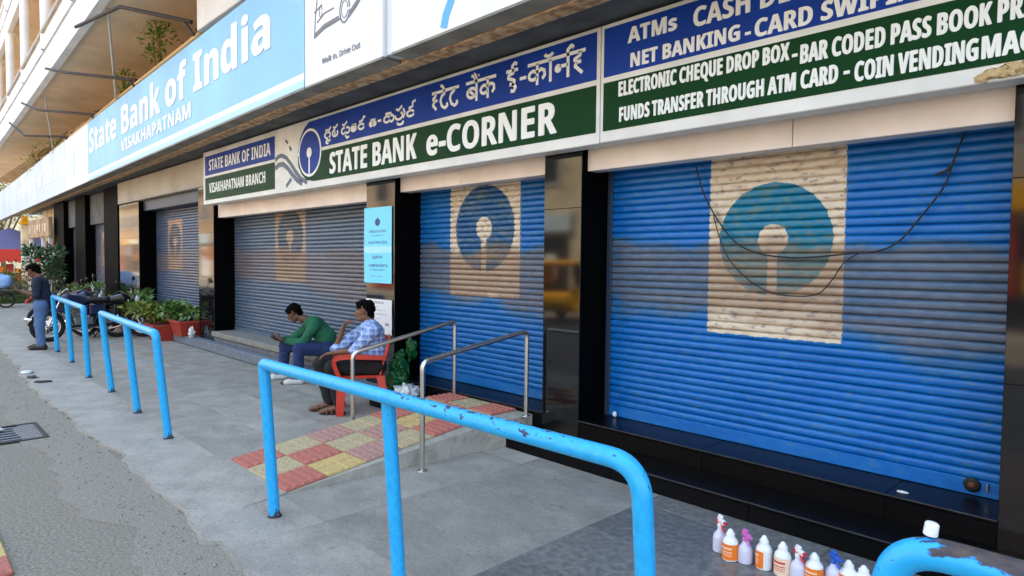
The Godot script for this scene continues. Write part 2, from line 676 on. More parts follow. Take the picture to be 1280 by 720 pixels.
# picture of one roller shutter's paint: blue ground, cream square, blue keyhole disc, scuffs, dust and a painted-in street reflection
func shutter_paint(sd: int, ground: Color, disc: Color, square: Color, u0: float, u1: float, sq: Array, ctr: Vector2, rad: float, wide: float, tall: float, dust: float) -> ImageTexture:  # dust scales the random dust and the painted-in reflection together
	var W := 640
	var H := 448
	var b := PackedByteArray()
	b.resize(W * H * 3)
	var n1 := noise(0.012, sd, 5)
	var n2 := noise(0.06, sd + 1, 4)
	var n3 := noise(0.004, sd + 2, 3)
	var y0 := 0.295
	for j in H:
		var yy := y0 + tall * (1.0 - (j + 0.5) / H)
		for i in W:
			var zz := u0 + wide * (i + 0.5) / W
			var c := ground
			var a := n1.get_noise_2d(i * 0.5, j * 3.0)
			var f := n2.get_noise_2d(i * 0.6, j * 1.6)
			var wob := 0.008 * f
			if zz > sq[0] + wob and zz < sq[1] + wob and yy > sq[2] + wob and yy < sq[3]:
				c = square
				var dx := zz - ctr.x
				var dy := yy - ctr.y
				var r := sqrt(dx * dx + dy * dy)
				if r < rad + wob:
					c = disc
					if r < rad * 0.27 + wob * 0.6 or (absf(dx) < rad * 0.085 + wob * 0.5 and dy < 0.0):
						c = square
				c = c.lerp(S(150, 122, 96), clampf(0.10 + 0.6 * f + 0.4 * a, 0.0, 0.45))
			# reflection of the sunlit street painted in grey-brown at mid height, over random dust
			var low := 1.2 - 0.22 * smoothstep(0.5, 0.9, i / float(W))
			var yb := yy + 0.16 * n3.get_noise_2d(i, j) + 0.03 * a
			var reflection_band := smoothstep(low, low + 0.25, yb) * (1.0 - smoothstep(1.80, 1.92, yb))
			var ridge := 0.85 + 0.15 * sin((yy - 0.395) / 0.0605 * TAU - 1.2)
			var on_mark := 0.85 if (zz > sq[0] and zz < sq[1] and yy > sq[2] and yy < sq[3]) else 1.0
			c = c.lerp(S(112, 104, 108) if on_mark == 1.0 else S(136, 108, 86), clampf(on_mark * dust * (reflection_band * 0.95 * ridge + 0.06 + 0.22 * a + 0.10 * f), 0.0, 0.85))
			if f > 0.42: c = c.lerp(S(96, 110, 130), 0.5)
			c = c * (1.0 + 0.12 * a + 0.10 * f)
			var k := (j * W + i) * 3
			b[k] = clampi(int(c.r * 255), 0, 255)
			b[k + 1] = clampi(int(c.g * 255), 0, 255)
			b[k + 2] = clampi(int(c.b * 255), 0, 255)
	return ImageTexture.create_from_image(Image.create_from_data(W, H, false, Image.FORMAT_RGB8, b))

# paint on a bent rail: bright blue, flaked to dark primer and rust along the upper side where hands rub
func rail_paint(sd: int, from: float, to: float, much: float, foot := 0.0) -> StandardMaterial3D:
	var W := 1024
	var H := 160
	var b := PackedByteArray()
	var rb := PackedByteArray()
	b.resize(W * H * 3)
	rb.resize(W * H)
	var n1 := noise(0.02 if much > 1.0 else 0.034, sd, 5)
	var n2 := noise(0.05, sd + 7, 4)
	for j in H:
		var ang := minf(j / float(H), 1.0 - j / float(H)) * 4.0    # 0 top of the bar, 2 underside
		for i in W:
			var u := i / float(W)
			var w := smoothstep(from - 0.05, from + 0.1, u) * (1.0 - smoothstep(to - 0.1, to + 0.05, u))
			var a := n1.get_noise_2d(i * 1.0, j * 0.9)
			var f := n2.get_noise_2d(i * 1.0, j * 0.9)
			var bare := w * much * (1.25 - ang) + 0.9 * a + 0.25 * f - 0.62 + foot * (1.0 - smoothstep(0.0, 0.045, u))
			var c := S(40, 176, 240) * (1.0 + 0.07 * a + 0.05 * f)
			var r := 0.32
			if bare > 0.0:
				c = S(92, 78, 74).lerp(S(62, 60, 66), clampf(0.5 + 1.2 * f, 0.0, 1.0))
				r = 0.7
			elif bare > -0.07:
				c = S(30, 110, 176)
			if f > 0.6:
				c = c.lerp(S(28, 60, 100), 0.5)
			var k := (j * W + i) * 3
			b[k] = clampi(int(c.r * 255), 0, 255)
			b[k + 1] = clampi(int(c.g * 255), 0, 255)
			b[k + 2] = clampi(int(c.b * 255), 0, 255)
			rb[j * W + i] = int(r * 255)
	var m := StandardMaterial3D.new()
	m.resource_name = "rail_paint"
	m.albedo_texture = ImageTexture.create_from_image(Image.create_from_data(W, H, false, Image.FORMAT_RGB8, b))
	m.roughness_texture = ImageTexture.create_from_image(Image.create_from_data(W, H, false, Image.FORMAT_L8, rb))
	m.roughness = 1.0
	return m

# ------------------------------------------------------------------ lettering on faces that look towards the street
var fonts := {}
func face() -> Basis:
	return Basis(Vector3(0, 0, 1), Vector3(0, 1, 0), Vector3(-1, 0, 0))

func text(s: String, z0: float, z1: float, y: float, cap: float, x: float, m: Material, parent: Node, family := "Droid Sans", weight := 700, bold := 0.0, yaw := 0.0) -> MeshInstance3D:
	var key := family + str(weight)
	if not fonts.has(key):
		var f := SystemFont.new()
		f.font_names = PackedStringArray([family])
		f.font_weight = weight
		fonts[key] = f
	var t := TextMesh.new()
	t.text = s
	t.font = fonts[key]
	t.font_size = 48
	t.pixel_size = 0.01
	t.depth = 0.02
	t.curve_step = 3.0
	t.horizontal_alignment = HORIZONTAL_ALIGNMENT_LEFT
	var ref := TextMesh.new()
	ref.text = "H"
	ref.font = t.font
	ref.font_size = 48
	ref.pixel_size = 0.01
	ref.horizontal_alignment = HORIZONTAL_ALIGNMENT_LEFT
	var bb := t.get_aabb()
	var rb := ref.get_aabb()
	var sx := (z1 - z0) / bb.size.x
	var sy := cap / rb.size.y
	# same line box for both, so the base of H is the base line when no letter changes it
	var o := MeshInstance3D.new()
	o.mesh = t
	if bold > 0.0:      # painted fat: the same strokes laid a little apart
		var st := SurfaceTool.new()
		st.begin(Mesh.PRIMITIVE_TRIANGLES)
		for q in [[-1, 0, 0.0], [1, 0, 0.001], [0, 1, 0.002], [0, -1, 0.003]]:
			st.append_from(t, 0, Transform3D(Basis(), Vector3(q[0] * bold / sx, q[1] * bold * 0.6 / sy, q[2] / 0.2)))
		o.mesh = st.commit()
	o.material_override = m
	var k := 0
	var nm := "lettering"
	while parent.has_node(nm):
		k += 1
		nm = "lettering_%03d" % k
	o.name = nm
	parent.add_child(o)
	var bs := Basis(Vector3.UP, yaw) * face()
	bs = bs * Basis(Vector3(sx, 0, 0), Vector3(0, sy, 0), Vector3(0, 0, 0.2))
	var base := t.get_aabb().position.y
	var has_low := false
	for ch in s:
		if ch in "gjpqy,": has_low = true
	if has_low: base = rb.position.y
	o.transform = Transform3D(bs, Vector3(x, y - base * sy, z0) - bs * Vector3(bb.position.x, 0, 0) - origin(parent))
	return o

func arc(cx: float, cy: float, rx: float, ry: float, a0: float, a1: float, k := 10) -> PackedVector2Array:
	var p := PackedVector2Array()
	for i in k + 1:
		var a := deg_to_rad(lerpf(a0, a1, i / float(k)))
		p.append(Vector2(cx + rx * cos(a), cy + ry * sin(a)))
	return p

func V(a: Array) -> PackedVector2Array:
	var p := PackedVector2Array()
	for i in range(0, a.size(), 2):
		p.append(Vector2(a[i], a[i + 1]))
	return p

func letters(glyphs: Array, z0: float, y0: float, sx: float, sy: float, w: float, x: float, m: Material, parent: Node) -> void:
	# glyphs: [advance, stroke, stroke ...]
	var mb := MB.new()
	var at := z0
	for g in glyphs:
		for k in range(1, g.size()):
			var p := PackedVector2Array()
			for q in g[k]:
				p.append(Vector2(at + q.x * sx, y0 + q.y * sy))
			mb.stroke(p, w, x)
		at += g[0] * sx
	obj("lettering", mb, m, parent)

# keyhole emblem: ring, disc with a light keyhole
func emblem(parent: Node, z: float, y: float, r: float, x: float, disc: Material, light: Material, rim: Material) -> void:
	var mb := MB.new()
	if rim:
		mb.plate(arc(z, y, r * 1.12, r * 1.12, 0, 360, 40).slice(0, 40), x, x - 0.004)
		obj("emblem_rim", mb, rim, parent)
	mb = MB.new()
	mb.plate(arc(z, y, r, r, 0, 360, 40).slice(0, 40), x - 0.004, x - 0.009)
	obj("emblem_disc", mb, disc, parent)
	mb = MB.new()
	mb.plate(arc(z, y, r * 0.24, r * 0.24, 0, 360, 20).slice(0, 20), x - 0.009, x - 0.013)
	mb.plate(V([z - r * 0.06, y - r * 0.2, z + r * 0.06, y - r * 0.2, z + r * 0.06, y - r, z - r * 0.06, y - r]), x - 0.009, x - 0.012)
	obj("emblem_keyhole", mb, light, parent)

# ------------------------------------------------------------------ people
func lerp3(a: Vector3, b: Vector3, t: float) -> Vector3:
	return a.lerp(b, t)

# head with face, in a grid of its own; f is where the face looks, u the crown
func head(mb: MB, hc: Vector3, f: Vector3, u: Vector3) -> void:
	var r := f.cross(u).normalized()
	var q := Field.new(hc - Vector3.ONE * 0.17, hc + Vector3.ONE * 0.17, 0.0065)
	var P := func(a: float, b: float, c: float) -> Vector3: return hc + f * a + u * b + r * c
	q.bone(P.call(-0.022, 0.03, 0), P.call(-0.008, 0.035, 0), 0.082, 0.08, 0.02)          # skull
	q.bone(P.call(0.03, -0.02, 0), P.call(0.045, -0.075, 0), 0.058, 0.036, 0.03)             # face to chin
	q.bone(P.call(0.0, -0.06, 0.035), P.call(0.045, -0.085, 0.012), 0.026, 0.022, 0.02)
	q.bone(P.call(0.0, -0.06, -0.035), P.call(0.045, -0.085, -0.012), 0.026, 0.022, 0.02)
	q.bone(P.call(0.078, 0.012, 0), P.call(0.103, -0.028, 0), 0.009, 0.013, 0.014)           # nose
	q.bone(P.call(0.094, -0.03, 0.012), P.call(0.094, -0.03, -0.012), 0.008, 0.008, 0.01)
	q.bone(P.call(0.07, 0.026, 0.036), P.call(0.07, 0.026, -0.036), 0.011, 0.011, 0.015)     # brow
	q.bone(P.call(0.083, -0.056, 0.018), P.call(0.083, -0.056, -0.018), 0.008, 0.008, 0.008) # lips
	q.bone(P.call(0.082, -0.066, 0.013), P.call(0.082, -0.066, -0.013), 0.008, 0.008, 0.006)
	for s in [-1, 1]:
		q.bone(P.call(-0.012, 0.02, 0.078 * s), P.call(-0.006, -0.022, 0.074 * s), 0.017, 0.011, 0.008, Vector3.ONE)
	q.bone(P.call(-0.03, -0.05, 0), P.call(-0.05, -0.13, 0), 0.05, 0.052, 0.03)             # nape
	q.skin(mb)

# palm, four bent fingers and a thumb; w wrist, d towards the knuckles, p where the palm faces
func hand(mb: MB, w: Vector3, d: Vector3, p: Vector3, curl: float, side: float) -> void:
	d = d.normalized()
	p = (p - d * p.dot(d)).normalized()
	var s := d.cross(p).normalized() * side
	var q := Field.new(w + d * 0.07 - Vector3.ONE * 0.13, w + d * 0.07 + Vector3.ONE * 0.13, 0.005)
	q.bone(w - d * 0.03, w + d * 0.01, 0.026, 0.024, 0.01)
	for i in 4:
		var o := (i - 1.5) * 0.02
		var k := w + d * (0.083 - absf(i - 1.3) * 0.005) + s * o
		q.bone(w + s * o * 0.6 + d * 0.005, k, 0.014, 0.0125, 0.014)
		var ln: float = [0.040, 0.046, 0.043, 0.034][i]
		var dir := d
		var at := k
		for j in 3:
			dir = (dir * cos(curl) + p * sin(curl)).normalized() if j == 0 else dir.rotated(dir.cross(p).normalized() if absf(dir.dot(p)) < 0.98 else s, curl * 0.8)
			var to: Vector3 = at + dir * ln * [1.0, 0.7, 0.55][j]
			q.bone(at, to, 0.0095 - j * 0.0008, 0.009 - j * 0.001, 0.004)
			at = to
	var tb := w + s * -0.022 + d * 0.02
	var t1 := tb + (d * 0.75 - s * 0.75 + p * 0.35).normalized() * 0.042
	var t2 := t1 + (d * 0.95 - s * 0.15 + p * 0.5).normalized() * 0.034
	q.bone(w + d * 0.012, tb, 0.02, 0.015, 0.012)
	q.bone(tb, t1, 0.0135, 0.011, 0.008)
	q.bone(t1, t2, 0.0108, 0.009, 0.004)
	q.skin(mb)

# J: joints; o: colours, sleeve length (0 short, 1 long) and shoes
func person(t: Node3D, J: Dictionary, o: Dictionary) -> void:
	var lo := Vector3.ONE * 1e9
	var hi := -lo
	for k in J:
		if J[k] is Vector3 and not k.begins_with("dir"):
			lo = lo.min(J[k])
			hi = hi.max(J[k])
	lo -= Vector3.ONE * 0.2
	hi += Vector3.ONE * 0.2
	var cell: float = o.get("cell", 0.015)
	var f: Vector3 = J.dir_face.normalized()
	var u: Vector3 = (J.head - J.neck)
	u = (u - f * u.dot(f)).normalized()
	var across: Vector3 = (J.sh_r - J.sh_l).normalized()
	var spine: Vector3 = (J.chest - J.pelvis)
	var fl := Vector3.ONE
	# body
	var q := Field.new(lo, hi, cell)
	q.bone(J.hip_l, J.hip_r, 0.09, 0.09, 0.03)
	q.bone(J.pelvis, J.belly, 0.11, 0.105, 0.05)
	q.bone(J.belly, J.chest, 0.105, 0.12, 0.05)
	q.bone(J.sh_l.lerp(J.sh_r, 0.12), J.sh_l.lerp(J.sh_r, 0.88), 0.055, 0.055, 0.06)
	q.bone(J.chest, J.neck, 0.08, 0.05, 0.05)
	q.bone(J.neck, J.head - u * 0.05 - f * 0.01, 0.05, 0.05, 0.03)
	q.bone(J.head - u * 0.02, J.head + u * 0.03, 0.062, 0.07, 0.02)
	for s in ["l", "r"]:
		q.bone(J["sh_" + s], J["el_" + s], 0.05, 0.038, 0.03)
		q.bone(J["el_" + s], J["wr_" + s], 0.038, 0.026, 0.02)
		q.bone(J["hip_" + s], J["kn_" + s], 0.082, 0.055, 0.04)
		q.bone(J["kn_" + s], J["an_" + s], 0.054, 0.036, 0.025)
		q.bone(J["an_" + s], J["toe_" + s], 0.034, 0.026, 0.02)
		q.bone(J["an_" + s] + Vector3(0, -0.03, 0), J["an_" + s] + Vector3(0, -0.02, 0), 0.034, 0.03, 0.02)
	var mb := MB.new()
	q.skin(mb)
	head(mb, J.head, f, u)
	hand(mb, J.wr_l, J.dir_hl, J.dir_pl, o.get("curl_l", 0.5), 1.0)
	hand(mb, J.wr_r, J.dir_hr, J.dir_pr, o.get("curl_r", 0.5), -1.0)
	obj("body", mb, o.skin, t)
	# shirt
	q = Field.new(lo, hi, cell)
	var e := 0.016
	q.bone(J.hip_l.lerp(J.hip_r, 0.2), J.hip_l.lerp(J.hip_r, 0.8), 0.10 + e, 0.10 + e, 0.03)
	q.bone(J.pelvis, J.belly, 0.12 + e, 0.11 + e, 0.05)
	q.bone(J.belly, J.chest, 0.11 + e, 0.125 + e, 0.05)
	q.bone(J.sh_l.lerp(J.sh_r, 0.1), J.sh_l.lerp(J.sh_r, 0.9), 0.06 + e, 0.06 + e, 0.07)
	q.bone(J.chest, J.chest.lerp(J.neck, 0.75), 0.085 + e, 0.056 + e, 0.05)
	for s in ["l", "r"]:
		q.bone(J["sh_" + s], J["el_" + s], 0.056 + e, 0.046 + e, 0.03)
		q.bone(J["el_" + s], J["el_" + s].lerp(J["wr_" + s], o.sleeve), 0.046 + e, 0.034 + e * 0.8, 0.02)
	q.rough(0.014, 6.0, 3, Vector3(1, 1.6, 1))
	q.rough(0.006, 16.0, 4, Vector3(1, 1.8, 1))
	mb = MB.new()
	q.skin(mb)
	mb.ring(J.chest.lerp(J.neck, 0.8), 0.062, 0.014, (J.neck - J.chest).normalized(), 20, 6)   # collar
	obj("shirt", mb, o.shirt, t)
	# trousers
	q = Field.new(lo, hi, cell)
	q.bone(J.hip_l, J.hip_r, 0.098 + e, 0.098 + e, 0.03)
	q.bone(J.pelvis, J.pelvis.lerp(J.belly, 0.3), 0.115, 0.112, 0.04)
	for s in ["l", "r"]:
		q.bone(J["hip_" + s], J["kn_" + s], 0.09 + e, 0.062 + e, 0.04)
		q.bone(J["kn_" + s], J["an_" + s].lerp(J["kn_" + s], 0.08), 0.062 + e, 0.05 + e, 0.03)
	q.rough(0.012, 7.0, 8, Vector3(1, 1.5, 1))
	mb = MB.new()
	q.skin(mb)
	obj("trousers", mb, o.trousers, t)
	# hair
	q = Field.new(J.head - Vector3.ONE * 0.19, J.head + Vector3.ONE * 0.19, 0.008)
	q.bone(J.head - f * 0.035 + u * 0.045, J.head - f * 0.005 + u * 0.055, 0.092, 0.082, 0.02)
	q.bone(J.head - f * 0.055 - u * 0.01, J.head - f * 0.06 - u * 0.05, 0.066, 0.05, 0.02)
	q.bone(J.head + f * 0.055 + u * 0.085, J.head + f * 0.05 + u * 0.08 + across * 0.03, 0.03, 0.026, 0.03)
	q.rough(0.022, 18.0, 5)
	mb = MB.new()
	q.skin(mb)
	obj("hair", mb, M.hair, t)
	# eyes and brows
	var r := f.cross(u).normalized()
	for s in [-1, 1]:
		mb = MB.new()
		mb.ball(J.head + f * 0.067 + u * 0.006 + r * 0.031 * s, Vector3.ONE * 0.0115, 10)
		var ey := obj("eye", mb, M.eye_white, t)
		mb = MB.new()
		mb.ball(J.head + f * 0.0745 + u * 0.005 + r * 0.031 * s, Vector3.ONE * 0.0068, 8)
		obj("iris", mb, M.eye_dark, ey)
	mb = MB.new()
	for s in [-1, 1]:
		mb.tube([J.head + f * 0.078 + u * 0.026 + r * 0.014 * s, J.head + f * 0.08 + u * 0.031 + r * 0.032 * s, J.head + f * 0.066 + u * 0.026 + r * 0.05 * s], 0.0045, 6)
	obj("eyebrows", mb, M.hair, t)
	# footwear
	for s in ["l", "r"]:
		var an: Vector3 = J["an_" + s]
		var toe: Vector3 = J["toe_" + s]
		var d := Vector3(toe.x - an.x, 0, toe.z - an.z).normalized()
		var a0 := Vector3(an.x, 0, an.z)
		if o.shoe is String:
			mb = MB.new()
			var w := d.cross(Vector3.UP)
			var pl := PackedVector2Array()
			for k in 24:
				var a := TAU * k / 24.0
				var pt := a0 + d * (0.075 + 0.135 * cos(a)) + w * (0.046 * sin(a) * (1.0 + 0.15 * cos(a)))
				pl.append(Vector2(pt.x, pt.z))
			mb.slab(pl, 0.002, 0.02)
			var sd := obj("sandal", mb, M.shoe_dark, t)
			mb = MB.new()
			for k in 2:
				var path := []
				for i in 9:
					var a := PI * i / 8.0
					path.append(a0 + d * (0.09 + 0.05 * k) + w * 0.05 * cos(a) + Vector3(0, 0.018 + 0.05 * sin(a), 0))
				mb.tube(path, 0.007, 6)
			obj("strap", mb, M.strap_tan, sd)
		else:
			q = Field.new(a0 - Vector3(0.25, 0.03, 0.25), a0 + Vector3(0.25, 0.2, 0.25), 0.009)
			q.bone(a0 + d * -0.045 + Vector3(0, 0.045, 0), a0 + d * 0.12 + Vector3(0, 0.038, 0), 0.045, 0.042, 0.02)
			q.bone(a0 + d * 0.12 + Vector3(0, 0.036, 0), a0 + d * 0.17 + Vector3(0, 0.032, 0), 0.04, 0.033, 0.02)
			q.bone(a0 + d * -0.03 + Vector3(0, 0.05, 0), a0 + d * -0.02 + Vector3(0, 0.1, 0), 0.045, 0.045, 0.03)
			q.cut_below(0.004)
			mb = MB.new()
			q.skin(mb)
			obj("shoe", mb, o.shoe, t)

func phone(at: Vector3, d: Vector3, nrm: Vector3, label: String) -> void:
	d = d.normalized()
	nrm = (nrm - d * nrm.dot(d)).normalized()
	var mb := MB.new()
	mb.box(Vector3(-0.036, -0.004, -0.07), Vector3(0.036, 0.004, 0.07), 0.002, Transform3D(Basis(d.cross(nrm) * -1.0, nrm, d), at))
	tag(obj("mobile_phone", mb, M.phone), label, "phone")

# ------------------------------------------------------------------ motorcycle, front wheel towards +x of its own axes
func motorcycle(t: Node3D, xf: Transform3D, tank: Material) -> void:
	var W := func(a: float, b: float, c: float) -> Vector3: return xf * Vector3(a, b, c)
	var side := (xf.basis * Vector3(0, 0, 1)).normalized()
	for k in 2:
		var wc: Vector3 = W.call(0.63 if k == 0 else -0.6, 0.3, 0)
		var mb := MB.new()
		mb.ring(wc, 0.26, 0.045, side, 30, 8)
		var wh := obj("wheel", mb, M.black_rubber, t)
		mb = MB.new()
		mb.ring(wc, 0.215, 0.016, side, 30, 6)
		for i in 10:
			var a := TAU * i / 10.0
			var d := (xf.basis * Vector3(cos(a), sin(a), 0)).normalized()
			mb.tube([wc + d * 0.03 + side * (0.02 if i % 2 else -0.02), wc + d * 0.212], 0.004, 5, false)
		mb.tube([wc - side * 0.07, wc + side * 0.07], 0.035, 10)
		obj("rim", mb, M.chrome, wh)
		mb = MB.new()
		var r := []
		for i in 13:
			var a := lerpf(0.1, 2.6, i / 12.0) if k == 0 else lerpf(-0.1, 2.4, i / 12.0)
			r.append(wc + (xf.basis * Vector3(cos(a), sin(a), 0)) * 0.335)
		for i in 12:
			var p0: Vector3 = r[i]
			var p1: Vector3 = r[i + 1]
			mb.quad(p0 - side * 0.06, p0 + side * 0.06, p1 + side * 0.06, p1 - side * 0.06, p0 - wc)
		obj("mudguard", mb, tank if k == 0 else M.black_paint, t)
	var mb := MB.new()
	for s in [-1, 1]:
		mb.tube([W.call(0.63, 0.3, 0.075 * s), W.call(0.42, 0.82, 0.085 * s)], 0.018, 8)
	obj("fork", mb, M.chrome, t)
	mb = MB.new()
	mb.tube([W.call(0.3, 0.98, -0.36), W.call(0.33, 1.03, -0.24), W.call(0.42, 0.93, -0.08), W.call(0.42, 0.93, 0.08), W.call(0.33, 1.03, 0.24), W.call(0.3, 0.98, 0.36)], 0.012, 8)
	var hb := obj("handlebar", mb, M.chrome, t)
	for s in [-1, 1]:
		mb = MB.new()
		mb.tube([W.call(0.325, 1.005, 0.27 * s), W.call(0.29, 0.97, 0.39 * s)], 0.019, 8)
		obj("grip", mb, M.black_rubber, hb)
		mb = MB.new()
		mb.tube([W.call(0.34, 1.02, 0.2 * s), W.call(0.36, 1.2, 0.28 * s)], 0.005, 6)
		mb.ball(W.call(0.36, 1.22, 0.3 * s), Vector3(0.03, 0.045, 0.06), 12, xf.basis)
		obj("mirror", mb, M.black_paint, t)
	mb = MB.new()
	mb.ball(W.call(0.52, 0.82, 0), Vector3(0.09, 0.095, 0.095), 14, xf.basis)
	var hl := obj("headlight", mb, M.black_paint, t)
	mb = MB.new()
	mb.ball(W.call(0.565, 0.82, 0), Vector3(0.055, 0.08, 0.08), 14, xf.basis)
	obj("lens", mb, M.lamp_glass, hl)
	var q := Field.new(Vector3(-0.3, 0.5, -0.25), Vector3(0.5, 1.05, 0.25), 0.02)
	q.bone(Vector3(0.28, 0.84, 0), Vector3(0.0, 0.79, 0), 0.12, 0.1, 0.05, Vector3(1, 0.9, 1.05))
	q.bone(Vector3(0.3, 0.8, 0), Vector3(0.02, 0.76, 0), 0.1, 0.08, 0.04)
	mb = MB.new()
	q.skin(mb)
	for i in mb.v.size():
		mb.v[i] = xf * mb.v[i]
		mb.n[i] = xf.basis * mb.n[i]
	obj("fuel_tank", mb, tank, t)
	q = Field.new(Vector3(-0.95, 0.55, -0.25), Vector3(0.1, 1.05, 0.25), 0.02)
	q.bone(Vector3(-0.02, 0.79, 0), Vector3(-0.4, 0.80, 0), 0.07, 0.075, 0.03, Vector3(1, 0.75, 1.6))
	q.bone(Vector3(-0.4, 0.82, 0), Vector3(-0.72, 0.86, 0), 0.075, 0.055, 0.03, Vector3(1, 0.7, 1.5))
	mb = MB.new()
	q.skin(mb)
	for i in mb.v.size():
		mb.v[i] = xf * mb.v[i]
		mb.n[i] = xf.basis * mb.n[i]
	obj("seat", mb, M.black_vinyl, t)
	mb = MB.new()
	mb.box(Vector3(-0.16, 0.28, -0.12), Vector3(0.2, 0.46, 0.12), 0.03, xf)
	for i in 6:
		mb.box(Vector3(0.0, 0.47 + i * 0.025, -0.09), Vector3(0.19, 0.482 + i * 0.025, 0.09), 0.0, xf)
	mb.tube([W.call(0.02, 0.37, -0.17), W.call(0.02, 0.37, 0.17)], 0.09, 14)
	obj("engine", mb, M.engine, t)
	mb = MB.new()
	for s in [-1, 1]:
		mb.tube([W.call(0.4, 0.8, 0.03 * s), W.call(0.25, 0.5, 0.07 * s), W.call(0.18, 0.27, 0.09 * s), W.call(-0.2, 0.27, 0.1 * s), W.call(-0.6, 0.3, 0.1 * s)], 0.017, 8)
		mb.tube([W.call(-0.15, 0.3, 0.1 * s), W.call(-0.3, 0.68, 0.1 * s), W.call(-0.8, 0.8, 0.08 * s)], 0.015, 8)
		mb.tube([W.call(-0.5, 0.35, 0.13 * s), W.call(-0.55, 0.7, 0.13 * s)], 0.025, 8)
	mb.tube([W.call(-0.1, 0.25, 0.1), W.call(-0.25, 0.06, 0.24), W.call(-0.24, 0.01, 0.28)], 0.012, 6)
	obj("frame", mb, M.black_paint, t)
	mb = MB.new()
	mb.tube([W.call(0.19, 0.5, 0.1), W.call(0.27, 0.28, 0.14), W.call(0.0, 0.2, 0.17), W.call(-0.25, 0.26, 0.18)], 0.02, 8)
	mb.tube([W.call(-0.25, 0.26, 0.18), W.call(-0.85, 0.36, 0.19)], [0.032, 0.045], 10)
	obj("exhaust", mb, M.chrome, t)
	for s in [-1, 1]:
		mb = MB.new()
		mb.box(Vector3(-0.38, 0.5, 0.11 * s - 0.02), Vector3(-0.08, 0.7, 0.11 * s + 0.02), 0.015, xf)
		obj("side_panel", mb, tank, t)
	mb = MB.new()
	mb.box(Vector3(-0.88, 0.68, -0.06), Vector3(-0.82, 0.76, 0.06), 0.015, xf)
	obj("tail_light", mb, M.trigger_red, t)

# ------------------------------------------------------------------ leaves: many small folded blades round a point
func leaves(mb: MB, ctr: Vector3, rad: Vector3, count: int, size: float, tones: Array, droop := 0.35) -> void:
	for i in count:
		var d := Vector3(rng.randfn(), rng.randfn() * 0.9 + 0.25, rng.randfn()).normalized()
		var p := ctr + d * rad * pow(rng.randf(), 0.45)
		var out := (d + Vector3(0, 0.35, 0) + Vector3(rng.randfn(), rng.randfn(), rng.randfn()) * 0.45).normalized()
		var w := out.cross(Vector3(rng.randfn(), rng.randfn() + 1.5, rng.randfn()).normalized()).normalized()
		var s := size * rng.randf_range(0.6, 1.25)
		var up := w.cross(out)
		var mid := p + out * s * 0.5 + up * s * 0.10
		var tip := p + out * s - up * s * droop * rng.randf()
		var tone: Color = tones[rng.randi() % tones.size()]
		mb.col = tone * rng.randf_range(0.8, 1.2)
		mb.tri(p, mid - w * s * 0.2, mid)
		mb.tri(p, mid, mid + w * s * 0.2)
		mb.tri(mid - w * s * 0.2, tip, mid)
		mb.tri(mid, tip, mid + w * s * 0.2)

func bush(called: String, label: String, cat: String, ctr: Vector3, rad: Vector3, base: float, count: int, size: float, tones: Array, group := "", stems := 7) -> Node3D:
	var t := thing(called, label, cat, Vector3(ctr.x, base, ctr.z), group)
	var mb := MB.new()
	for i in stems:
		var e := ctr + Vector3(rng.randf_range(-0.7, 0.7), rng.randf_range(0.0, 0.6), rng.randf_range(-0.7, 0.7)) * rad
		var b := Vector3(lerpf(ctr.x, e.x, 0.4), base, lerpf(ctr.z, e.z, 0.4))
		mb.tube([b, b.lerp(e, 0.5) + Vector3(0.02, 0.02, 0), e], [0.012, 0.008, 0.004], 5, false)
	obj("stem", mb, M.stem, t)
	mb = MB.new()
	for k in maxi(3, count / 90):
		var o := Vector3(rng.randf_range(-0.6, 0.6), rng.randf_range(-0.45, 0.55), rng.randf_range(-0.6, 0.6)) * rad
		leaves(mb, ctr + o, rad * 0.5, 90, size, tones)
	var lv := obj("foliage", mb, M.leaf, t)
	lv.set_meta("kind", "stuff")
	return t

# ------------------------------------------------------------------ the place
func drift(z: float) -> float:      # the hoardings and floors above swing slowly away from the wall line
	return 0.03 * maxf(0.0, -z - 8.0)

func dbox(mb: MB, x0: float, x1: float, y0: float, y1: float, z0: float, z1: float) -> void:
	var a := drift(z0)
	var b := drift(z1)
	mb.hexa([Vector3(x0 + a, y0, z0), Vector3(x1 + a, y0, z0), Vector3(x1 + b, y0, z1), Vector3(x0 + b, y0, z1),
		Vector3(x0 + a, y1, z0), Vector3(x1 + a, y1, z0), Vector3(x1 + b, y1, z1), Vector3(x0 + b, y1, z1)])

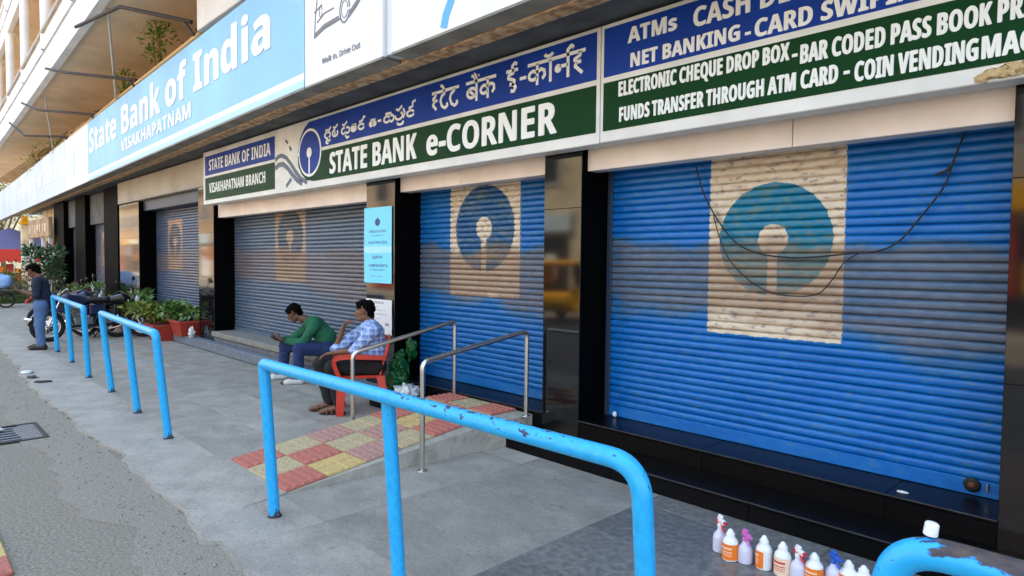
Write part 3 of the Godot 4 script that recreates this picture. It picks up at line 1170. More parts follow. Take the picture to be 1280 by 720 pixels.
func _ready() -> void:
	rng.seed = 77
	var cam := Camera3D.new()
	cam.name = "camera"
	cam.position = Vector3(0, 1.7, 0)
	cam.rotation_degrees = Vector3(-2.35, -44.1, 0.607)
	cam.fov = 47.925
	cam.near = 0.05
	cam.far = 600.0
	add_child(cam)
	cam.current = true

	var env := Environment.new()
	env.background_mode = Environment.BG_SKY
	var sky := Sky.new()
	var ps := ProceduralSkyMaterial.new()
	ps.sky_top_color = Color(0.66, 0.76, 0.88)
	ps.sky_horizon_color = Color(0.90, 0.91, 0.91)
	ps.sky_curve = 0.12
	ps.ground_bottom_color = Color(0.30, 0.29, 0.27)
	ps.ground_horizon_color = Color(0.62, 0.62, 0.60)
	ps.sky_energy_multiplier = 1.0
	ps.sun_angle_max = 2.0
	sky.sky_material = ps
	env.sky = sky
	env.tonemap_mode = Environment.TONE_MAPPER_LINEAR
	env.tonemap_exposure = 3.4
	env.sdfgi_enabled = true
	env.ssao_enabled = true
	env.ssil_enabled = true
	var we := WorldEnvironment.new()
	we.name = "world_environment"
	we.environment = env
	add_child(we)

	var sun := DirectionalLight3D.new()
	sun.name = "sun"
	sun.light_color = Color(1.0, 0.94, 0.84)
	sun.light_energy = 1.6
	sun.light_angular_distance = 0.5
	sun.shadow_enabled = true
	add_child(sun)
	sun.look_at_from_position(Vector3.ZERO, Vector3(-0.62, -1.0, 0.30))

	make_materials()
	build_ground()
	build_bank()
	build_upper_floors()
	build_hoardings()
	build_signs()
	build_far_end()
	build_across()
	build_ramp()
	build_rails()
	build_notices_and_cables()
	build_people()
	build_bikes_and_planters()
	build_bottles()
	build_litter()

# ------------------------------------------------------------------ ground
func build_ground() -> void:
	var mb := MB.new()
	mb.quad(Vector3(-200, -0.06, -250), Vector3(200, -0.06, -250), Vector3(200, -0.06, 150), Vector3(-200, -0.06, 150), Vector3.UP)
	struct("ground", mb, M.dust)
	mb = MB.new()
	mb.quad(Vector3(-9.5, -0.03, -140), Vector3(1.9, -0.03, -140), Vector3(1.9, -0.03, 60), Vector3(-9.5, -0.03, 60), Vector3.UP)
	struct("road", mb, M.asphalt)
	# bed of the pavement, its street edge broken
	var edge := noise(0.9, 5, 4)
	var fine := noise(4.0, 6, 3)
	var poly := PackedVector2Array()
	var zs := []
	var z := 6.0
	while z > -29.0:
		zs.append(z)
		z -= 0.06
	for q in zs:
		poly.append(Vector2(edge_x(q) + 0.08 * edge.get_noise_1d(q) + 0.035 * fine.get_noise_1d(q), q))
	poly.append(Vector2(5.0, -29.0))
	poly.append(Vector2(5.0, 6.0))
	mb = MB.new()
	mb.slab(poly, -0.06, -0.008)
	var pv := struct("pavement", mb, M.paving_light)
	# concrete slabs, thin joints
	var x0 := 2.02
	for j in 4:
		for i in 26:
			var xa := x0 + j * 0.6
			var za := 3.4 - i * 1.2
			var hi_x := xa + 0.597
			if j == 3: hi_x = 4.20
			var m: Material = [M.paving_light, M.paving_pale, M.paving_mid, M.paving_light][(i * 7 + j * 5 + i * i) % 4]
			if za - 0.6 > -2.75:
				m = M.paving_dark if (i + j) % 2 else M.paving_dark_b
			elif za - 0.6 > -3.9:
				m = M.paving_soft
			elif za < -7.4 and za > -9.9:
				m = M.paving_mid
			var b := MB.new()
			b.box(Vector3(-(hi_x - xa) / 2, 0, -0.5985), Vector3((hi_x - xa) / 2, 0.0092, 0.5985), 0.0015)
			piece("paving_slab", b.mesh(Vector3.ZERO), Vector3((xa + hi_x) / 2, -0.0082 + 0.0008 * rng.randf(), za - 0.6), m, pv)
	# outer row, broken along the street side
	for i in 26:
		var za := 3.4 - i * 1.2
		var p2 := PackedVector2Array()
		var n := 22
		for k in n + 1:
			var q := za - 0.0015 - 1.197 * k / n
			p2.append(Vector2(edge_x(q) + 0.02 + 0.08 * edge.get_noise_1d(q) + 0.035 * fine.get_noise_1d(q), q))
		p2.append(Vector2(2.017, za - 1.1985))
		p2.append(Vector2(2.017, za - 0.0015))
		var b := MB.new()
		b.slab(p2, -0.008, 0.001)
		var m: Material = M.paving_pale if za < -3 else M.paving_light
		if za - 0.6 > -1.6: m = M.paving_dark
		obj("paving_slab", b, m, pv)
	# gravelly strip that has washed over the edge of the road
	poly = PackedVector2Array()
	for q in zs:
		poly.append(Vector2(edge_x(q) - 0.42 + 0.22 * edge.get_noise_1d(q * 0.7 + 40) + 0.05 * fine.get_noise_1d(q + 9), q))
	var back := zs.duplicate()
	back.reverse()
	for q in back:
		poly.append(Vector2(edge_x(q) + 0.02 + 0.07 * edge.get_noise_1d(q + 3.3) + 0.05 * fine.get_noise_1d(q + 2), q))
	mb = MB.new()
	mb.slab(poly, -0.03, -0.0215)
	struct("gravel_strip", mb, M.gravel)
	# loose stones in it
	var st := MB.new()
	for i in 900:
		var q := rng.randf_range(-14.0, -1.5)
		var x := edge_x(q) + rng.randfn(-0.16, 0.16)
		var s := rng.randf_range(0.002, 0.008)
		st.col = Color(1, 1, 1) * rng.randf_range(0.18, 0.42)
		st.ball(Vector3(x, -0.018 + s * 0.3, q), Vector3(s, s * 0.6, s * 1.2), 6, Basis(Vector3.UP, rng.randf() * 6.0))
	var sm := mat("loose_stone", grey(1), 0.95)
	sm.vertex_color_use_as_albedo = true
	struct("loose_gravel", st, sm, "stuff")
	# far paving and grass verge
	mb = MB.new()
	mb.quad(Vector3(1.2, -0.004, -29.0), Vector3(5.2, -0.004, -29.0), Vector3(5.2, -0.004, -27.5), Vector3(1.2, -0.004, -27.5), Vector3.UP)
	struct("path", mb, M.paving_pale)
	var gr := MB.new()
	for i in 9000:
		var p := Vector3(rng.randf_range(0.8, 4.4), 0, rng.randf_range(-36.0, -29.1))
		var h := rng.randf_range(0.05, 0.16)
		var w := Vector3(rng.randfn(), 0, rng.randfn()).normalized() * 0.012
		gr.col = Color(0.06, 0.13, 0.03) * rng.randf_range(0.7, 1.5)
		gr.tri(p - w, p + w, p + Vector3(rng.randfn() * 0.03, h, rng.randfn() * 0.03))
	struct("grass", gr, M.leaf, "stuff")

func edge_x(z: float) -> float:
	# where the pavement breaks off against the road
	return 1.36 + 0.012 * maxf(0.0, -z - 7.0) + 0.05 * sin(z * 0.8) + (0.06 if z > -4.0 else 0.0)

# ------------------------------------------------------------------ the bank's ground floor
func shutter(bank: Node3D, z0: float, z1: float, y0: float, y1: float, paint: Material, label := "") -> MeshInstance3D:
	var x := 4.784
	var mb := MB.new()
	mb.box(Vector3(x - 0.012, y0 + 0.002, z0), Vector3(x + 0.022, y0 + 0.10, z1), 0.004)
	for i in mb.v.size():
		mb.uv[i] = Vector2((mb.v[i].z - z0) / (z1 - z0), 1.0 - (mb.v[i].y - 0.295) / (y1 - 0.295))
	var sh := obj("roller_shutter", mb, paint, bank)
	if label: sh.set_meta("label", label)
	var pitch := 0.0605
	var n := int(ceil((y1 - y0 - 0.1) / pitch))
	for i in n:
		var b := MB.new()
		var yb := y0 + 0.1 + i * pitch
		var P := PackedVector3Array()
		var prof := [Vector2(0.016, 0.0), Vector2(0.0, 0.003), Vector2(-0.005, 0.013), Vector2(-0.007, 0.028), Vector2(-0.0055, 0.042), Vector2(0.0, 0.053), Vector2(0.015, 0.055), Vector2(0.016, pitch)]
		var sag := rng.randf_range(-0.0015, 0.0015)
		for p in prof:
			for j in 13:
				var zz := lerpf(z0, z1, j / 12.0)
				P.append(Vector3(x + p.x + 0.002 * sin(zz * 2.1 + i * 1.7), yb + p.y + sag * sin(PI * j / 12.0), zz))
		b.grid(P, prof.size(), 13, false, true)
		for k in b.v.size():
			b.uv[k] = Vector2((b.v[k].z - z0) / (z1 - z0), 1.0 - (b.v[k].y - 0.295) / (y1 - 0.295))
		obj("slat", b, paint, sh)
	mb = MB.new()
	for zz in [z0 + 0.02, z1 - 0.02]:
		mb.box(Vector3(x - 0.03, y0, zz - 0.025), Vector3(x - 0.016, y1, zz + 0.025), 0.003)
	obj("guide_rail", mb, M.housing_blue, sh)
	return sh

func paint_mat(tex: Texture2D) -> StandardMaterial3D:
	var m := StandardMaterial3D.new()
	m.resource_name = "shutter_paint"
	m.albedo_texture = tex
	m.texture_repeat = false
	m.roughness = 0.36
	m.metallic_specular = 0.5
	return m

var bank: Node3D

func build_bank() -> void:
	bank = thing("bank_building", "long bank building with black granite pillars and blue roller shutters pulled down", "building", Vector3(5, 0, -13))
	# mass behind
	var mb := MB.new()
	mb.box(Vector3(5.0, 0.0, -28.4), Vector3(10.0, 12.29, 6.0))
	obj("wall", mb, M.tan_wall, bank)
	# pillars, polished; each cut into cladding panels
	var pl := [[-4.119, -3.68, 4.398, 3.6], [-7.2, -6.57, 4.398, 3.6], [-13.3, -12.5, 4.398, 3.6], [-19.16, -17.4, 4.398, 3.03], [-21.3, -19.8, 4.5, 3.6], [-25.1, -23.7, 4.5, 3.6], [-28.8, -27.0, 4.5, 3.6], [-0.656, 0.4, 4.398, 3.6]]
	for p in pl:
		var b := MB.new()
		b.box(Vector3(p[2] + 0.012, 0.0, p[0] + 0.012), Vector3(5.0, p[3], p[1] - 0.012))
		var pi := obj("pillar", b, M.dark_interior, bank)
		var cuts := [0.0, 1.06, 2.18, p[3]]
		for k in 3:
			b = MB.new()
			b.box(Vector3(p[2], cuts[k] + 0.001, p[0]), Vector3(p[2] + 0.011, cuts[k + 1] - 0.001, p[1]), 0.002)
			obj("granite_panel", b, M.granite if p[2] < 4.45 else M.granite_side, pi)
			for s in 2:
				b = MB.new()
				var zz: float = p[s]
				b.box(Vector3(p[2] + 0.012, cuts[k] + 0.001, zz - (0.011 if s else 0.0)), Vector3(4.99, cuts[k + 1] - 0.001, zz + (0.0 if s else 0.011)), 0.002)
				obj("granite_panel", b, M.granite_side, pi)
	# beam over the openings
	mb = MB.new()
	mb.box(Vector3(4.62, 2.535, -13.0), Vector3(4.98, 3.61, 6.0))
	obj("lintel", mb, M.cream_wall, bank)
	mb = MB.new()
	mb.box(Vector3(4.37, 3.06, -19.18), Vector3(4.98, 3.605, -12.47), 0.01)
	obj("beam", mb, M.cream_wall, bank)
	mb = MB.new()
	mb.box(Vector3(4.64, 2.7, -28.2), Vector3(4.98, 3.6, -19.2))
	obj("beam", mb, M.soffit_dark, bank)
	mb = MB.new()
	mb.box(Vector3(4.5, 2.81, -17.39), Vector3(4.79, 3.055, -13.31), 0.01)
	obj("shutter_housing", mb, M.housing_blue, bank)
	# wall to the right of the last pillar
	mb = MB.new()
	mb.box(Vector3(4.5, 0.0, 0.41), Vector3(4.99, 2.45, 6.0))
	obj("wall", mb, M.granite, bank)
	# cream shutter boxes, each of two sheets
	for s in [[-3.675, -1.88, -0.66, 2.50, 2.50], [-6.56, -5.42, -4.123, 2.515, 2.53], [-12.47, -11.2, -7.205, 2.45, 2.52]]:
		for k in 2:
			var za: float = s[k]
			var zb: float = s[k + 1]
			var b := MB.new()
			b.box(Vector3(4.47, s[3], za + 0.003), Vector3(4.615, 2.80, zb - 0.003), 0.004)
			obj("shutter_box", b, M.cream_metal, bank)
	# roller shutters
	var deep := S(6, 108, 192)
	var cream := S(232, 218, 194)
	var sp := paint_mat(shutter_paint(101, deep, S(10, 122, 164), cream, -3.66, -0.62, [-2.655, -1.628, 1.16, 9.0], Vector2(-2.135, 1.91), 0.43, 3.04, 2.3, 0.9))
	var s1 := shutter(bank, -3.66, -0.62, 0.295, 2.56, sp, "bright blue roller shutter with a cream square and teal keyhole disc")
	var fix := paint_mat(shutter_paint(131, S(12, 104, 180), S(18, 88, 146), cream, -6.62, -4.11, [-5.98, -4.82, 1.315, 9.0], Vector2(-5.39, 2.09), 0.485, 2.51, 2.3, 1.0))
	shutter(bank, -6.62, -4.11, 0.295, 2.56, fix, "blue roller shutter between two pillars behind the ramp")
	var dull := S(84, 104, 126)
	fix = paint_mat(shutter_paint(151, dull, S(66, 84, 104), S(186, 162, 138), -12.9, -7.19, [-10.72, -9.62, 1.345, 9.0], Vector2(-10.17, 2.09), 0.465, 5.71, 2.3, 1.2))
	shutter(bank, -12.9, -7.19, 0.32, 2.56, fix, "faded blue grey roller shutter behind the two seated men")
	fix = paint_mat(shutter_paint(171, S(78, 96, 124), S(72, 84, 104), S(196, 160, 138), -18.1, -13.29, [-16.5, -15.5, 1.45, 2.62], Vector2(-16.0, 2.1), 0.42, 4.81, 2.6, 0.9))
	shutter(bank, -18.1, -13.29, 0.295, 2.85, fix, "grey roller shutter behind the red planters")
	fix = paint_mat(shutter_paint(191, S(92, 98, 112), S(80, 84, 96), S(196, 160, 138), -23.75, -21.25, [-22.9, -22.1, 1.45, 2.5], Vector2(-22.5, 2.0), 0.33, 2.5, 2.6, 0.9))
	shutter(bank, -23.75, -21.25, 0.295, 2.85, fix)
	shutter(bank, -27.05, -25.05, 0.295, 2.85, fix)
	shutter(bank, -19.85, -19.13, 0.295, 2.85, fix)
	# lock and its bracket on the near shutter; lump of putty at its left foot
	mb = MB.new()
	mb.lathe([Vector2(0.0, 0.0), Vector2(0.046, 0.0), Vector2(0.044, 0.008), Vector2(0.03, 0.012), Vector2(0.0, 0.012)], Vector3(4.766, 0.362, -0.845), 20, Basis(Vector3(0, 0, 1), PI / 2))
	obj("lock_plate", mb, M.dark_interior, s1)
	mb = MB.new()
	mb.ball(Vector3(4.752, 0.362, -0.845), Vector3(0.008, 0.018, 0.022), 12)
	obj("lock", mb, mat("rust", S(120, 70, 50), 0.7, 0.4), s1)
	mb = MB.new()
	mb.box(Vector3(4.755, 0.335, -0.775), Vector3(4.772, 0.385, -0.762), 0.003)
	obj("hasp", mb, M.steel, s1)
	# steps of black stone: risers and treads of single slabs with pale arrises
	step(4.04, 4.398, 0.0, 0.139, [-4.24, -3.05, -1.92, -0.5, 0.8, 2.2])
	step(4.398, 4.79, 0.0, 0.295, [-3.68, -2.47, -1.22, -0.656])
	step(4.04, 4.398, 0.0, 0.139, [-6.56, -5.56])
	step(4.398, 4.79, 0.0, 0.292, [-6.57, -5.3, -4.119])
	# cement plinth and sill of the third bay
	mb = MB.new()
	mb.box(Vector3(4.22, 0.0, -14.3), Vector3(4.398, 0.16, -6.57), 0.012)
	mb.box(Vector3(4.399, 0.0, -17.4), Vector3(4.79, 0.158, -13.3), 0.01)
	obj("plinth", mb, M.cement_blue, bank)
	mb = MB.new()
	mb.box(Vector3(4.34, 0.25, -12.5), Vector3(4.79, 0.345, -7.2), 0.015)
	obj("sill", mb, M.cement_sill, bank)
	mb = MB.new()
	mb.box(Vector3(4.40, 0.16, -12.5), Vector3(4.79, 0.25, -7.2))
	obj("riser", mb, M.cement_blue, bank)
	mb = MB.new()
	mb.box(Vector3(4.399, 0.0, -26.4), Vector3(4.8, 0.295, -19.2), 0.01)
	obj("sill", mb, M.cement_sill, bank)
	# canopy: dark soffit, tan edge beam
	mb = MB.new()
	for q in [[-36.0, -19.2], [-19.2, -8.0], [-8.0, 6.0]]:
		mb.hexa([Vector3(3.78 + drift(q[0]), 3.63, q[0]), Vector3(5.2, 3.63, q[0]), Vector3(5.2, 3.63, q[1]), Vector3(3.78 + drift(q[1]), 3.63, q[1]),
			Vector3(3.78 + drift(q[0]), 3.76, q[0]), Vector3(5.2, 3.76, q[0]), Vector3(5.2, 3.76, q[1]), Vector3(3.78 + drift(q[1]), 3.76, q[1])])
	obj("canopy", mb, M.soffit_dark, bank)
	for q in [[-36.0, -26.0], [-26.0, -17.0], [-17.0, -12.3], [-12.3, -8.0], [-8.0, -4.85], [-4.85, -2.0], [-2.0, 6.0]]:
		mb = MB.new()
		var dy := rng.randf_range(-0.004, 0.006)
		dbox(mb, 3.615, 3.775, 3.575 + dy, 3.755, q[0] + 0.004, q[1] - 0.004)
		obj("edge_beam", mb, M.tan_beam, bank)

func step(x0: float, x1: float, y0: float, y1: float, zs: Array) -> void:
	var mb := MB.new()
	mb.box(Vector3(x0 + 0.02, y0, zs[0] + 0.01), Vector3(x1, y1 - 0.025, zs[-1] - 0.01))
	var st := obj("step", mb, M.dark_interior, bank)
	for i in zs.size() - 1:
		var b := MB.new()
		b.box(Vector3(x0 + 0.008, y0, zs[i] + 0.002), Vector3(x0 + 0.021, y1 - 0.026, zs[i + 1] - 0.002), 0.002)
		obj("riser_panel", b, M.granite_step, st)
		b = MB.new()
		b.box(Vector3(x0 + 0.001, y1 - 0.024, zs[i] + 0.001), Vector3(x1 - 0.001, y1, zs[i + 1] - 0.001), 0.004)
		obj("tread", b, M.granite_step, st)
	mb = MB.new()
	mb.box(Vector3(x0 - 0.001, y1 - 0.008, zs[0] + 0.003), Vector3(x0 + 0.004, y1 - 0.001, zs[-1] - 0.003))
	obj("nosing", mb, M.granite_edge, st)

# ------------------------------------------------------------------ floors above
func build_upper_floors() -> void:
	var mb := MB.new()
	mb.box(Vector3(4.62, 3.77, -28.4), Vector3(4.995, 5.98, 6.0))
	obj("upper_wall", mb, M.tan_wall, bank)
	for f in 2:
		var y := 6.0 + f * 3.15
		for q in [[-48.0, -30.0], [-30.0, -19.0], [-19.0, -8.0], [-8.0, 6.0]]:
			mb = MB.new()
			dbox(mb, 2.64, 4.99, y, y + 0.16, q[0], q[1])
			obj("floor_slab", mb, M.tan_soffit, bank)
			mb = MB.new()
			dbox(mb, 2.50, 2.638, y - 0.06, y + 0.42, q[0], q[1])
			dbox(mb, 2.55, 2.64, y + 0.46, y + 0.62, q[0], q[1])
			dbox(mb, 2.52, 2.66, y + 0.66, y + 1.02, q[0], q[1])
			obj("parapet", mb, M.white_wall, bank)
			mb = MB.new()
			dbox(mb, 2.46, 2.70, y + 1.03, y + 1.10, q[0], q[1])
			obj("parapet_coping", mb, M.white_wall if f else M.cream_wall, bank)
		# set-back wall with openings
		mb = MB.new()
		dbox(mb, 3.9, 4.6, y + 0.17, y + 3.14, -48.0, -8.0)
		dbox(mb, 3.9, 4.6, y + 0.17, y + 3.14, -8.0, 6.0)
		obj("upper_wall", mb, M.orange_wall, bank)
		for i in 9:
			var z := -11.0 - i * 4.1
			mb = MB.new()
			mb.lathe([Vector2(0.12, y + 0.66), Vector2(0.12, y + 3.0), Vector2(0.17, y + 3.05), Vector2(0.17, y + 3.14)], Vector3(2.58 + drift(z), 0, z), 14)
			obj("column", mb, M.white_wall, bank)
			mb = MB.new()
			dbox(mb, 3.84, 3.9, y + 0.3, y + 2.3, z - 2.7, z - 1.6)
			var w := obj("window", mb, M.white_wall, bank)
			mb = MB.new()
			dbox(mb, 3.82, 3.838, y + 0.4, y + 2.2, z - 2.6, z - 1.7)
			obj("pane", mb, M.glass_dark, w)
	mb = MB.new()
	mb.box(Vector3(2.5, 12.3, -48.0), Vector3(10.0, 12.6, 6.0))
	obj("roof", mb, M.white_wall, bank)
	mb = MB.new()
	mb.box(Vector3(4.7, 5.99, -48.0), Vector3(10.0, 12.29, -28.41))
	obj("wall", mb, M.tan_wall, bank)
	# white cladding behind the near hoardings
	mb = MB.new()
	mb.box(Vector3(3.46, 5.12, -10.45), Vector3(3.6, 5.9, 6.0), 0.01)
	obj("cladding", mb, M.white_wall, bank)
	mb = MB.new()
	mb.box(Vector3(3.61, 5.12, -10.44), Vector3(4.6, 5.9, -10.36))
	obj("cladding", mb, M.white_wall, bank)

# ------------------------------------------------------------------ hoardings along the canopy
func board(called: String, label: String, z0: float, z1: float, m: Material, y0 := 3.6, y1 := 5.05) -> Node3D:
	var t := thing(called, label, "signboard", Vector3(3.5 + drift((z0 + z1) / 2), y0, (z0 + z1) / 2), "signboards along the canopy edge")
	var mb := MB.new()
	dbox(mb, 3.4, 3.44, y0 + 0.012, y1, z0, z1)
	obj("face", mb, m, t)
	mb = MB.new()
	dbox(mb, 3.442, 3.6, y0 + 0.012, y1 - 0.02, z0 + 0.01, z1 - 0.01)
	obj("box", mb, M.alu, t)
	mb = MB.new()
	dbox(mb, 3.396, 3.61, y0 - 0.012, y0 + 0.01, z0, z1)
	obj("bottom_tray", mb, M.soffit_grey, t)
	return t

func build_hoardings() -> void:
	var t := board("blue_bank_hoarding", "long pale blue bank signboard with white lettering above the shutters", -19.2, -6.86, M.banner_blue)
	var yaw := -atan(drift(-19.2) / (19.2 - 6.86))
	var fx := func(z: float) -> float: return 3.396 + drift(-19.2) * (-6.86 - z) / (19.2 - 6.86)
	text("State Bank of India", -18.95, -7.8, 4.27, 0.56, fx.call(-18.95), M.banner_letter, t, "Droid Sans", 700, 0.02, yaw)
	text("VISAKHAPATNAM", -15.6, -10.9, 3.91, 0.24, fx.call(-15.6), M.banner_letter, t, "Droid Sans", 700, 0.005, yaw)
	var mb := MB.new()
	dbox(mb, 3.394, 3.399, 3.70, 3.77, -19.2, -6.86)
	obj("stripe", mb, M.banner_letter, t)
	mb = MB.new()
	dbox(mb, 3.395, 3.3985, 3.615, 3.70, -19.2, -6.86)
	obj("stripe", mb, M.banner_stripe, t)

	for zz in [-8.9, -11.95, -15.0]:
		mb = MB.new()
		mb.box(Vector3(fx.call(zz) + 0.0015, 3.63, zz - 0.006), Vector3(fx.call(zz) + 0.008, 5.04, zz + 0.006))
		obj("seam", mb, M.banner_stripe, t)

	t = board("car_advert", "white advertisement board with a grey pencil drawing of a car", -6.84, -5.29, M.banner_white)
	# outline sketch of a car seen from its front corner
	mb = MB.new()
	var x := 3.399
	for s in [
		V([-6.62, 4.09, -6.4, 4.14, -6.15, 4.15, -6.05, 4.16]), V([-5.9, 4.13, -5.75, 4.2, -5.6, 4.3]), V([-6.62, 4.09, -6.6, 4.3, -6.55, 4.52, -6.5, 4.72]),
		V([-6.5, 4.72, -6.2, 4.78, -5.75, 4.76]), V([-6.62, 4.36, -6.45, 4.4]), V([-6.5, 4.72, -6.35, 4.95, -5.9, 4.97, -5.55, 4.75]), V([-5.75, 4.76, -5.55, 4.72, -5.45, 4.5, -5.55, 4.3]), 
		V([-6.56, 4.24, -6.4, 4.3, -6.2, 4.3]), V([-6.5, 4.58, -6.4, 4.62]), V([-6.3, 4.48, -5.85, 4.5]), V([-6.3, 4.42, -5.85, 4.44])]:
		mb.stroke(s, 0.016, x)
	mb.stroke(V([-6.6, 4.12, -6.4, 4.17, -6.1, 4.18]), 0.035, x)
	mb.stroke(V([-5.88, 4.17, -5.72, 4.25, -5.58, 4.33]), 0.035, x)
	mb.stroke(arc(-5.98, 4.23, 0.095, 0.13, 0, 350, 26), 0.018, x)
	mb.stroke(arc(-5.98, 4.23, 0.06, 0.085, 0, 345, 20), 0.008, x)
	mb.stroke(arc(-6.48, 4.34, 0.03, 0.06, 0, 345, 16), 0.008, x)
	mb.stroke(arc(-5.78, 4.38, 0.035, 0.05, 0, 345, 16), 0.014, x)
	for k in 5:
		mb.stroke(V([-5.66 + k * 0.03, 4.4 + k * 0.03, -5.6 + k * 0.035, 4.52 + k * 0.02]), 0.01, x)
	obj("car_drawing", mb, M.pencil_grey, t)
	text("Walk in. Drive Out", -6.45, -5.68, 3.775, 0.06, 3.396, M.pencil_grey, t, "Droid Sans", 400)

	mb = MB.new()
	mb.box(Vector3(3.43, 3.61, -5.285), Vector3(3.6, 5.05, -5.135), 0.01)
	tag(obj("cable_duct", mb, M.alu), "grey metal duct strip between the two white advertisement boards", "duct")

	t = board("white_advert", "white advertisement board with a blue curved stroke, right of the car drawing", -5.13, 4.0, M.banner_white)
	mb = MB.new()
	mb.stroke(V([-4.36, 3.64, -4.33, 3.74, -4.25, 3.86, -4.1, 4.0, -3.85, 4.2, -3.5, 4.45]), 0.09, 3.399)
	obj("curve", mb, M.banner_cyan, t)
	mb = MB.new()
	mb.stroke(V([-5.09, 4.12, -5.02, 4.2, -4.9, 4.35]), 0.08, 3.399)
	obj("curve", mb, M.banner_cyan, t)

	t = board("emblem_panel", "white panel with a round bank emblem beside the long blue signboard", -22.6, -19.22, M.banner_white)
	emblem(t, -20.9, 4.25, 0.5, 3.399 + drift(-21.4), M.banner_stripe, M.banner_letter, null)
	t = board("pale_hoarding", "pale blue signboard between the emblem panel and the far end", -36.5, -22.62, M.banner_pale)
	text("State Bank of India", -35.0, -24.4, 4.1, 0.5, 3.396 + drift(-35.0), M.banner_letter, t, "Droid Sans", 700, 0.02, -atan(0.03))
	board("far_hoarding", "farthest pale signboard at the left end of the canopy", -47.0, -36.52, M.banner_pale)

	# gold pole along the tops and bent stays up to the balcony edge
	mb = MB.new()
	mb.tube([Vector3(3.46 + drift(-10.5), 5.12, -10.5), Vector3(3.46 + drift(-16.0), 5.13, -16.0), Vector3(3.46 + drift(-26.0), 5.10, -26.0)], 0.035, 8)
	tag(obj("bamboo_pole", mb, M.pole_gold), "golden bamboo pole lying along the top of the blue signboard", "pole")
	for s in [[Vector3(3.45, 5.3, -10.65), Vector3(2.8, 5.71, -11.98), Vector3(2.62, 5.92, -14.3)], [Vector3(3.66, 5.2, -14.5), Vector3(2.8, 5.53, -16.3), Vector3(2.72, 5.94, -18.0)], [Vector3(3.78, 5.14, -18.4), Vector3(2.92, 5.46, -20.6), Vector3(2.82, 5.92, -22.4)], [Vector3(3.9, 5.12, -22.2), Vector3(3.06, 5.26, -23.9), Vector3(2.95, 5.92, -26.0)], [Vector3(3.5, 5.3, -6.6), Vector3(2.9, 5.72, -7.8), Vector3(2.6, 5.92, -9.6)]]:
		mb = MB.new()
		mb.tube(s, 0.03, 8)
		mb.tube([s[0] + Vector3(0.0, -0.22, 0.1), s[0] + (s[1] - s[0]) * 0.12], 0.022, 6)
		var near: String = "over the car drawing board" if s[0].z > -8 else "nearest the white cladding" if s[0].z > -12 else ("above the middle of the blue signboard" if s[0].z > -16 else ("above the emblem panel" if s[0].z > -20 else "farthest to the left"))
		tag(obj("iron_stay", mb, M.dark_iron), "dark bent iron stay up to the balcony edge, " + near, "stay", "iron stays above the signboards")
	for p in [[Vector3(2.87, 6.0, -13.07), Vector3(3.64, 5.1, -16.0), "nearer one"], [Vector3(3.16, 6.0, -21.17), Vector3(3.85, 5.08, -24.6), "farther one"]]:
		mb = MB.new()
		mb.tube([p[0], p[1]], 0.02, 8)
		tag(obj("thin_rod", mb, M.alu), "thin pale rod from the balcony down to the signboard top, " + p[2], "rod", "thin rods above the signboards")
	# weeds on the canopy
	var tones := [Color(0.14, 0.24, 0.03), Color(0.30, 0.32, 0.04), Color(0.09, 0.18, 0.03), Color(0.34, 0.28, 0.06)]
	for w in [[3.85, 5.55, -13.4, 0.42, 0.5, 300, "thick green and yellow weed clump growing behind the top of the blue signboard"], [3.95, 5.5, -16.6, 0.35, 0.45, 130, "sparse yellowish weed beside the nearer thin rod above the signboard"], [3.95, 5.4, -12.0, 0.4, 0.4, 120, "dry brown weed near the white cladding above the signboard"], [4.3, 5.3, -25.0, 0.5, 0.5, 260, "yellow green weeds above the far pale signboard"], [4.0, 5.05, -18.6, 0.2, 0.25, 120, "small dark green tuft on the top edge of the blue signboard"], [4.4, 5.4, -29.5, 0.9, 0.7, 420, "large bushy growth above the farthest signboards"]]:
		var tn: Array = [Color(0.16, 0.10, 0.05), Color(0.2, 0.15, 0.05)] if "dry" in w[6] else tones
		bush("weed_clump", w[6], "weed", Vector3(w[0], w[1], w[2]), Vector3(w[3], w[4], w[3] * 1.3), 3.76, w[5], 0.11, tn, "weeds on the canopy", 6)

# ------------------------------------------------------------------ lightbox signs over the shutters
func rect(mb: MB, z0: float, z1: float, y0: float, y1: float, x: float, t := 0.004) -> void:
	mb.box(Vector3(x - t, y0, z0), Vector3(x, y1, z1), 0.0)

